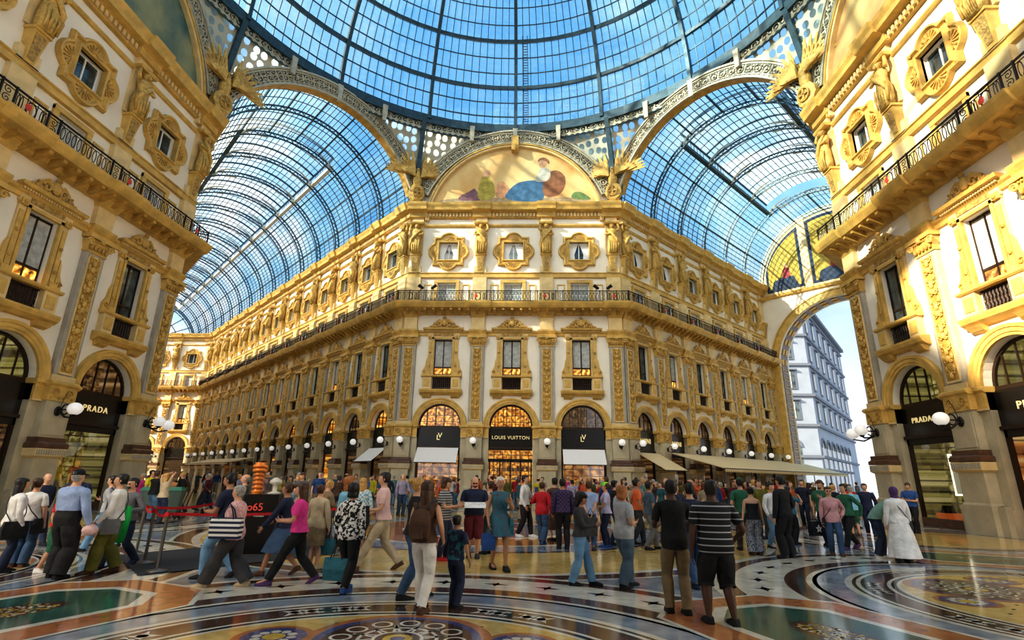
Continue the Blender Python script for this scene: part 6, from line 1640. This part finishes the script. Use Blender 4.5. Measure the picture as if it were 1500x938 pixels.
Pn(3.8,15.3,100,1.64,'young man in black t-shirt and dark jeans left of the orange t-shirt','stroll','black','djeans',hr='black',hs='short')
Pn(4.45,15.6,95,1.68,'man in orange t-shirt and dark trousers','stroll','orange','dgrey',hr='black',hs='short',skin='tan')
Pn(4.55,14.40,100,1.62,'man in slate polo and grey trousers beside the orange t-shirt man','stroll','slate','grey',hr='black',hs='short',skin='tan')
Pn(4.95,13.49,110,1.63,'man in navy t-shirt and bright blue jeans','walk','navy','blue','dgrey',hr='black',hs='short',lh=(.22,.22,1.1))
Pn(3.47,7.75,178,1.68,'man from behind in black t-shirt and khaki trousers','wide','black','khaki','black',skin='dark',hr='black',hs='crew',lh=(.14,.26,1.1),rh=(.18,.30,1.16),top_len=2,stance=.11)
Pn(5.48,15.35,170,1.60,'person in bright cyan cap behind the black t-shirt man','stand','dgrey','djeans',hr='black',hs='short',hatc=('cap','cyan'))
Pn(6.02,15.90,100,1.70,'bald man in navy shirt holding up a phone','phone','navy','djeans',hs='balding',hr='brown')
Pn(4.26,9.63,190,1.62,'man from behind in navy shirt and light blue jeans','walk2','navy','jeans','navy',hr='black',hs='short',sleeve='long',rf=(.16,0),lf=(-.16,.02),build=1.08)
p46 = Pn(3.86,7.26,182,1.68,'man from behind in black and white striped polo and black shorts','wide',('black','stripe','lgrey',13),'black','black',skin='dark',hr='black',hs='crew',build=1.28,legs='knee',top_len=2,stance=.15,rh=(.34,.20,.98),lh=(.30,.04,.80))
Pn(6.93,14.50,175,1.74,'man in dark green shirt and dark cap behind the striped polo man','stroll','green','dgrey',hr='black',hs='short',hatc=('cap','green'))
Pn(6.89,13.77,180,1.54,'woman from behind in strapless black top and patterned wide trousers','stand','black',('lgrey','noise','navy',60),'brown',hr='black',hs='bun',fem=True,sleeve='none',slim=3.4,top_len=1,tmax=6)
Pn(8.65,17.59,5,1.72,'man in dark olive jacket facing the camera behind the strapless top woman','stand','olive','dgrey',hr='brown',hs='short',sleeve='long')
Pn(8.00,15.21,15,1.64,'man in white shirt and jeans facing the camera beside the black suit','stroll','white','ljeans','black',hr='black',hs='short',sleeve='long',lh=(.14,.24,1.05))
Pn(7.49,13.42,-150,1.80,'tall man in black suit and dark cap','stand','black','black','dgrey',hr='black',hs='short',sleeve='long',top_len=2,slim=2.2,build=1.08,hatc=('cap','dgrey'),rh=(.16,.14,.95))
p52 = Pn(8.95,16.3,110,1.54,'woman in teal top holding a camera to her face','photo','teal','black','black',hr='black',hs='bun',fem=True)
p53 = Pn(9.72,15.95,-50,1.74,'man in green polo and dark jeans with arms forward','phone','green','djeans','black',hr='brown',hs='short',build=1.12,lh=(.12,.3,1.24),rh=(.24,.06,.84),lf=(.1,0),rf=(-.18,0),beard='brown')
handheld(p53,'r','tote_bag',tote(.44,.38,.14,'black',None,.14,True),'black tote bag with white star emblem held by the green polo man','tote bag',rz=20)
p54 = Pn(8.94,14.10,-20,1.57,'woman in pink sweatshirt and jeans with sunglasses, hand on hip','akimbo','rose','jeans','brown',hr='brown',hs='bun',fem=True,sleeve='long',glasses=True,top_len=2,build=1.12,lf=(.12,0),rf=(-.12,0))
crossbody(p54,-1,'black','small black bag on the woman in pink sweatshirt',(.2,.18,.08))
Pn(10.07,15.43,-70,1.68,'man in dark green shirt and black trousers behind the pink sweatshirt','walk','green','black','purple',hr='black',hs='short',sleeve='long')
Pn(12.3,19.11,170,1.57,'person in sky blue shirt and green shorts from behind','stand','skyb','green','brown',hr='grey',hs='short',legs='knee',near=False)
Pn(12.9,19.3,-30,1.66,'man in navy suit jacket beside the sky blue shirt','stroll','navy','djeans','black',hr='brown',hs='short',sleeve='long',near=False)
Pn(14.2,22.5,20,1.62,'man in red polo near the right corner pier','stand','red','djeans',hr='brown',near=False)
Pn(9.80,13.79,78,1.66,'person in sage green shirt and navy trousers bending forward','bend','sage','djeans','white',hr='brown',hs='short',sleeve='short',slim=2.0)
p60 = Pn(10.01,13.28,175,1.60,'woman from behind in long white dress and purple headscarf','stand','white','white','grey',fem=True,build=1.2,sleeve='long',dress='white',skirt_=dict(hem=.09,w=.21,folds=9,amp=.09),hs=None,hijab='purple')
crossbody(p60,-1,'dgrey','small grey shoulder bag on the woman in purple headscarf',(.2,.2,.08))
p61 = Pn(15.3,20.70,-55,1.72,'man in dark blue shirt and black trousers standing by the right shop window','phone','blue','black','black',hr='brown',hs='short',build=1.1)

# ---- distant crowd: every figure a person of its own
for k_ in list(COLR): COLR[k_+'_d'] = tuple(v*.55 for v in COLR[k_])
cr = random.Random(11)
tops = ['white','black','navy','lblue','grey','red','pink','beige','blue','lgrey','olive','maroon','orange','teal','brown','lav','sage','rose','yellow','dgrey']
tn = dict(white='white',black='black',navy='navy',lblue='pale blue',grey='grey',red='red',pink='magenta',beige='beige',blue='royal blue',lgrey='light grey',olive='olive',maroon='maroon',orange='orange',teal='teal',brown='brown',lav='lavender',sage='sage green',rose='rose',yellow='yellow',dgrey='charcoal')
bots = ['jeans','djeans','black','khaki','grey','white','ljeans','beige']; bn = dict(jeans='blue jeans',djeans='dark jeans',black='black trousers',khaki='khaki trousers',grey='grey trousers',white='white trousers',ljeans='light jeans',beige='beige trousers')
zones = [('at the mouth of the left arcade', -14.5, -6.5, 17.5, 30, 24), ('left of the central door', -7, -1.0, 21, 33, 22), ('before the central door', -1.0, 4.5, 20, 34, 14),
         ('right of the central door', 3.2, 9.5, 19, 34, 30), ('by the cafe canopy', 9, 15.5, 20, 33, 24), ('deep inside the left arcade', None, None, 6, 40, 22), ('deep inside the right arcade', None, None, 5, 22, 16)]
prot = {}
poses = ['stand','wait','stroll','walk','walk2','phone','carry','photo','stroll','stand']
used = set(); pts = []
def clone_person(key, x, y, face, H, lab, group, mats):
    root = prot[key]['root']; kids = prot[key]['kids']
    r = root.copy(); COL.objects.link(r); r.location = (x, y, 0); r.rotation_euler = (0,0,radians(face)); s = H/1.7; r.scale = (s, s, s); r['label'] = lab; r['group'] = group
    for o in kids:
        c = o.copy(); COL.objects.link(c); c.parent = r
        k = o.name.split('.')[0]; mt = mats.get(k)
        if mt:
            for sl in c.material_slots: sl.link = 'OBJECT'; sl.material = mt
    return r
for zn, x0, x1, y0, y1, cnt in zones:
    i = 0; tries = 0
    while i < cnt and tries < 900:
        tries += 1
        if x0 is None:
            t = y0+(y1-y0)*cr.random(); w = (cr.random()-.5)*11
            if 'left' in zn: p = Vector(ML)+Vector((-e,e,0))*t+Vector((e,e,0))*w
            else: p = Vector(MR)+Vector((e,e,0))*t+Vector((e,-e,0))*(w*.6-1)
            x, y = p.x, p.y
        else: x, y = x0+(x1-x0)*cr.random(), y0+(y1-y0)*(cr.random()**.8)
        if any((x-a)**2+(y-b)**2 < .62**2 for a, b in pts): continue
        # keep clear of walls
        if y > DC-1.4 and abs(x) < WC+1: continue
        if x0 is not None and abs(x)+y > WC+DC-2.2: continue
        if x0 is not None and abs(x) > 14.6 : continue
        tp, bt = cr.choice(tops), cr.choice(bots); key = (tp, bt, zn)
        if key in used: continue
        used.add(key); pts.append((x, y))
        ps = cr.choice(poses); fem = cr.random() < .5; hs = cr.choice(['long','bob','bun','pony'] if fem else ['short','short','crew','balding']); slv = cr.choice(['short','long'])
        pk = (ps, fem, hs, slv)
        lab = '%s in %s top and %s %s' % ('woman' if fem else 'man', tn[tp], bn[bt], zn); face = cr.choice([0, 180, 90, -90, 150, -150, 30, -40])+cr.uniform(-20, 20)
        H = (1.62 if fem else 1.74)+cr.uniform(-.06, .06); hr_ = cr.choice(['black','brown','brown','blond','grey']); sk_ = cr.choice(['fair','fair','tan'])
        if pk not in prot:
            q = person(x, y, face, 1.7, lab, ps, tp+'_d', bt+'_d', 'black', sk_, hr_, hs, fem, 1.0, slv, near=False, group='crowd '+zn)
            q['root'].scale = (H/1.7,)*3
            prot[pk] = dict(root=q['root'], kids=list(q['root'].children))
        else:
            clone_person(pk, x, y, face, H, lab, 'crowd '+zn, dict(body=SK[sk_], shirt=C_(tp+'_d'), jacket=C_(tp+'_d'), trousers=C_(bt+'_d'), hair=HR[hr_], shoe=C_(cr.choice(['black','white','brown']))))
        i += 1

# ================================================================== EXHIBIT, BARRIER, CART
cp = MB(); cp.add([(-7.1,11.5,.016),(-5.05,9.4,.016),(-2.6,12.7,.016),(-4.6,15.2,.016),(-7.1,11.5,.012),(-5.05,9.4,.012),(-2.6,12.7,.012),(-4.6,15.2,.012)], [(0,1,2,3),(0,1,5,4),(1,2,6,5),(2,3,7,6),(3,0,4,7)])
c = cp.build('carpet', mat('charcoal_carpet', (.045,.045,.05), .95, bump=.3, bs=200)); tag(c, 'charcoal exhibition carpet inside the red rope barrier', 'carpet')
SIL = mat('brushed_post_metal', (.22,.20,.18), .35, .7); BELT = mat('red_belt', (.55,.012,.02), .6)
posts = {'front corner': (-5.02,9.80), 'second front': (-5.85,10.62), 'left corner': (-6.75,11.6), 'rear left': (-6.2,13.25), 'front right': (-2.75,12.3), 'rear right': (-4.45,14.9)}
for wd, (x, y) in posts.items():
    q = empty('barrier_post', (x, y, .017), 0, 'metal barrier post with round base, %s of the red rope barrier' % wd, 'barrier post', 'belt barrier posts')
    a = MB(); a.lathe([(.17,0),(.17,.012),(.05,.03),(.03,.05)], 20, (0,0,0), SIL); a.build('round_base', None, q, True)
    a = MB(); a.lathe([(.028,.04),(.028,.93),(.034,.93),(.034,1.0),(.01,1.01)], 12, (0,0,0), SIL); a.build('pole', None, q)
    a = MB(); a.box(-.036,.036,-.036,.036,.90,.97, BELT); a.build('belt_cassette', None, q)
for a_, b_ in (('front corner','second front'),('second front','left corner'),('left corner','rear left'),('front corner','front right'),('rear left','rear right'),('front right','rear right')):
    A, B = posts[a_], posts[b_]; a = MB(); n = 8
    pts_ = [(A[0]+(B[0]-A[0])*i/n, A[1]+(B[1]-A[1])*i/n, .985-.06*sin(pi*i/n)) for i in range(n+1)]
    a.strip(pts_, [(x, y, z-.055) for x, y, z in pts_], BELT); o = a.build('barrier_belt', None); tag(o, 'red retractable belt from the %s post to the %s post' % (a_, b_), 'barrier belt', 'red barrier belts')
st = empty('display_stand', (-4.52,12.3,.017), radians(12), 'tall black display plinth with red numerals inside the barrier', 'display stand')
a = MB(); a.box(-.36,.36,-.27,.27,0,1.22, M['dark']); a.build('plinth', None, st)
text_obj('o65', .22, st, (-.1,-.275,.95), mat('red_numeral', (.6,.08,.05), .5, emit=(.8,.1,.05), es=.2), 'red_numerals')
text_obj('mosto', .08, st, (0,-.275,.78), M['white'], 'white_caption')
vt = empty('glass_case', (-4.34,12.36,1.239), radians(12), 'clear glass case with small white model on the black plinth', 'glass case')
a = MB(); a.box(-.16,.16,-.20,.20,0,.42, M['shopglass']); a.build('case', None, vt)
a = MB(); a.lathe([(.14,.0),(.16,.02),(.05,.06),(.05,.2),(.14,.24),(.12,.30),(.03,.36)], 14, (0,0,0), M['white']); a.build('white_model', None, vt, True)
sp2 = MB(); OR = mat('orange_glossy', (.75,.25,.05), .3, .2, var=.2)
for i in range(7):
    z = .04+i*.105; r = .12 if i < 5 else .17; sp2.tube([(r*cos(q*pi/6), r*.8*sin(q*pi/6), z+.03*q/12) for q in range(12)], .045, 7, OR, closed=True)
sp2.lathe([(.16,0),(.10,.06),(.09,.6),(.14,.72),(.16,.78)], 14, (0,0,0), OR)
o = sp2.build('spiral_trophy', None, None, True); o.location = (-4.70,12.26,1.239); o.scale = (.78,.78,.88); tag(o, 'glossy orange coiled sculpture standing on the black plinth', 'sculpture')
ct = empty('cleaning_cart', (-12.6,20.6,0), radians(20), 'grey cleaning cart with green lid and small wheels', 'cart')
GL = mat('green_plastic', (.02,.20,.12), .4); GB = mat('grey_green_plastic', (.10,.14,.12), .5)
for s in (-1, 1):
    a = MB(); a.taper((s*.36-.26,s*.36+.26,-.25,.25), (s*.36-.32,s*.36+.32,-.32,.32), .22, 1.0, GB); a.build('bin', None, ct)
    a = MB(); a.taper((s*.36-.34,s*.36+.34,-.34,.34), (s*.36-.28,s*.36+.28,-.26,.26), 1.0, 1.12, GL); a.build('lid', None, ct)
a = MB(); a.box(-.75,.75,-.34,.34,.16,.22, M['iron']); a.tube([(.74,-.3,.2),(.95,-.3,1.05),(.95,.3,1.05),(.74,.3,.2)], .02, 6, M['iron']); a.build('chassis', None, ct)
for sx_ in (-.6, .6):
    for sy in (-.28, .28):
        a = MB(); a.loft([[(sx_+.085*cos(2*pi*j/14), yy, .086+.085*sin(2*pi*j/14)) for j in range(14)] for yy in (sy-.025, sy+.025)], M['dark']); a.build('wheel', None, ct)
# mannequins in the left window
for i, (yy, cl) in enumerate(((YC-2.98-.55, 'yellow'), (YC-2.98+.45, 'orange'))):
    q = person(-AX-.85, yy, 80, 1.74, 'golden headless-eyed mannequin in the left PRADA window, %s one' % ('nearer' if i == 0 else 'farther'), 'stand', cl, 'beige', 'brown', 'fair', 'blond', None, True, near=False)
    q['root'].name = 'mannequin'; q['root']['category'] = 'mannequin'; q['root']['label'] = 'golden mannequin behind the glass of the left PRADA window, %s one' % ('nearer' if i == 0 else 'farther'); q['root'].location.z = .35
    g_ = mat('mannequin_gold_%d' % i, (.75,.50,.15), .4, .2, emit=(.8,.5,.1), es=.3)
    for ch in q['root'].children:
        if ch.name.startswith('body') or ch.name.startswith('hair'):
            ch.data.materials.clear(); ch.data.materials.append(g_)
# cafe tables and planters under the canopy
for i in range(7):
    u = 6.5+i*3.1; p = Vector((WC+e*u, DC+e*u, 0))+Vector((e,-e,0))*2.6
    t = empty('cafe_table', p, pi/4, 'round cafe table with white cloth under the long canopy, %s from the octagon' % ORD[i], 'table', 'cafe tables under the canopy')
    a = MB(); a.lathe([(.22,0),(.03,.04),(.03,.70)], 12, (0,0,0), M['iron']); a.build('pedestal', None, t)
    a = MB(); a.lathe([(.42,.42),(.40,.74),(.38,.76),(.02,.765)], 20, (0,0,0), M['white']); a.build('tablecloth_top', None, t, True)
    pl_ = empty('planter', p+Vector((e*1.7,e*1.7,0))+Vector((e,-e,0))*2.4, pi/4, 'planter box with clipped green shrub along the canopy edge, %s from the octagon' % ORD[i], 'planter', 'shrub planters by the cafe')
    a = MB(); a.taper((-.4,.4,-.18,.18), (-.45,.45,-.22,.22), 0, .5, M['brown']); a.build('box', None, pl_)
    a = MB(); rr = random.Random(i); LFm = CL.setdefault('leafm', mat('shrub_leaves', (.05,.12,.03), .7, var=.5, vs=20))
    for q in range(90): c = Vector((rr.uniform(-.42,.42), rr.uniform(-.2,.2), .5+rr.random()*.55)); d = Vector((rr.uniform(-1,1), rr.uniform(-1,1), rr.uniform(-.3,1))).normalized()*.11; s_ = d.cross(Vector((0,0,1))).normalized()*.045; a.poly([c-d*.3, c+s_, c+d, c-s_], LFm)
    a.build('foliage', None, pl_)
# ================================================================== LIGHT
wd = bpy.data.worlds.new('sky'); bpy.context.scene.world = wd; wd.use_nodes = True; nt = wd.node_tree; L = nt.links
bg = nt.nodes['Background']; tc = N(nt, 'ShaderNodeTexCoord')
mp = N(nt, 'ShaderNodeMapping'); mp.inputs['Scale'].default_value = (1,1,1.6); L.new(tc.outputs['Generated'], mp.inputs[0])
no = N(nt, 'ShaderNodeTexNoise', i_Scale=3.2, i_Detail=8.0, i_Roughness=.55); L.new(mp.outputs[0], no.inputs['Vector'])
cr = N(nt, 'ShaderNodeValToRGB'); el = cr.color_ramp.elements
el[0].position = .44; el[0].color = (.17,.48,.83,1); el[1].position = .68; el[1].color = (1,1,1,1); q = el.new(.57); q.color = (.40,.72,.97,1)
sx = N(nt, 'ShaderNodeSeparateXYZ'); L.new(tc.outputs['Generated'], sx.inputs[0])
lf = N(nt, 'ShaderNodeMapRange', i_1=-.34, i_2=-.62, i_3=0.0, i_4=.30); L.new(sx.outputs[0], lf.inputs[0])
ad = N(nt, 'ShaderNodeMath', operation='ADD'); L.new(no.outputs[0], ad.inputs[0]); L.new(lf.outputs[0], ad.inputs[1]); L.new(ad.outputs[0], cr.inputs[0])
sx = N(nt, 'ShaderNodeSeparateXYZ'); L.new(tc.outputs['Generated'], sx.inputs[0])
mr = N(nt, 'ShaderNodeMapRange', i_1=.12, i_2=.42); L.new(sx.outputs[2], mr.inputs[0])
mx = N(nt, 'ShaderNodeMix', data_type='RGBA'); mx.inputs[6].default_value = (.88,.93,1,1); L.new(mr.outputs[0], mx.inputs[0]); L.new(cr.outputs[0], mx.inputs[7])
L.new(mx.outputs[2], bg.inputs[0]); bg.inputs[1].default_value = .88
def sun(name, direction, strength, col, angle):
    l = bpy.data.lights.new(name, 'SUN'); l.energy = strength; l.color = col; l.angle = radians(angle)
    o = bpy.data.objects.new(name, l); COL.objects.link(o)
    o.rotation_euler = Vector(direction).to_track_quat('-Z', 'Y').to_euler(); return o
sun('sun', (.88, .42, -.46), 9.0, (1,.86,.64), 1.0)
sun('warm_fill_sun', (.36, .9, -.70), 2.3, (1,.85,.64), 50)  # wide soft fill added behind the camera to warm and brighten the facades
# ================================================================== CAMERA
cam = bpy.data.cameras.new('camera'); co = bpy.data.objects.new('camera', cam); COL.objects.link(co)
cam.sensor_width = 36; cam.lens = 36*767.08/1500; cam.clip_end = 2000; cam.clip_start = .05
co.matrix_world = Matrix.Translation((1.545, 0, 1.687)) @ Matrix.Rotation(.0427, 4, 'Z') @ Matrix.Rotation(pi/2+.2921, 4, 'X') @ Matrix.Rotation(.0165, 4, 'Z')
bpy.context.scene.camera = co
bpy.context.scene.view_settings.view_transform = 'Standard'
bpy.context.scene.cycles.max_bounces = 8
bpy.context.scene.cycles.transparent_max_bounces = 10

try: bpy.context.scene.view_settings.look = 'Medium High Contrast'
except Exception: pass

bpy.context.scene.view_settings.gamma = .93

bpy.context.scene.view_settings.exposure = .27
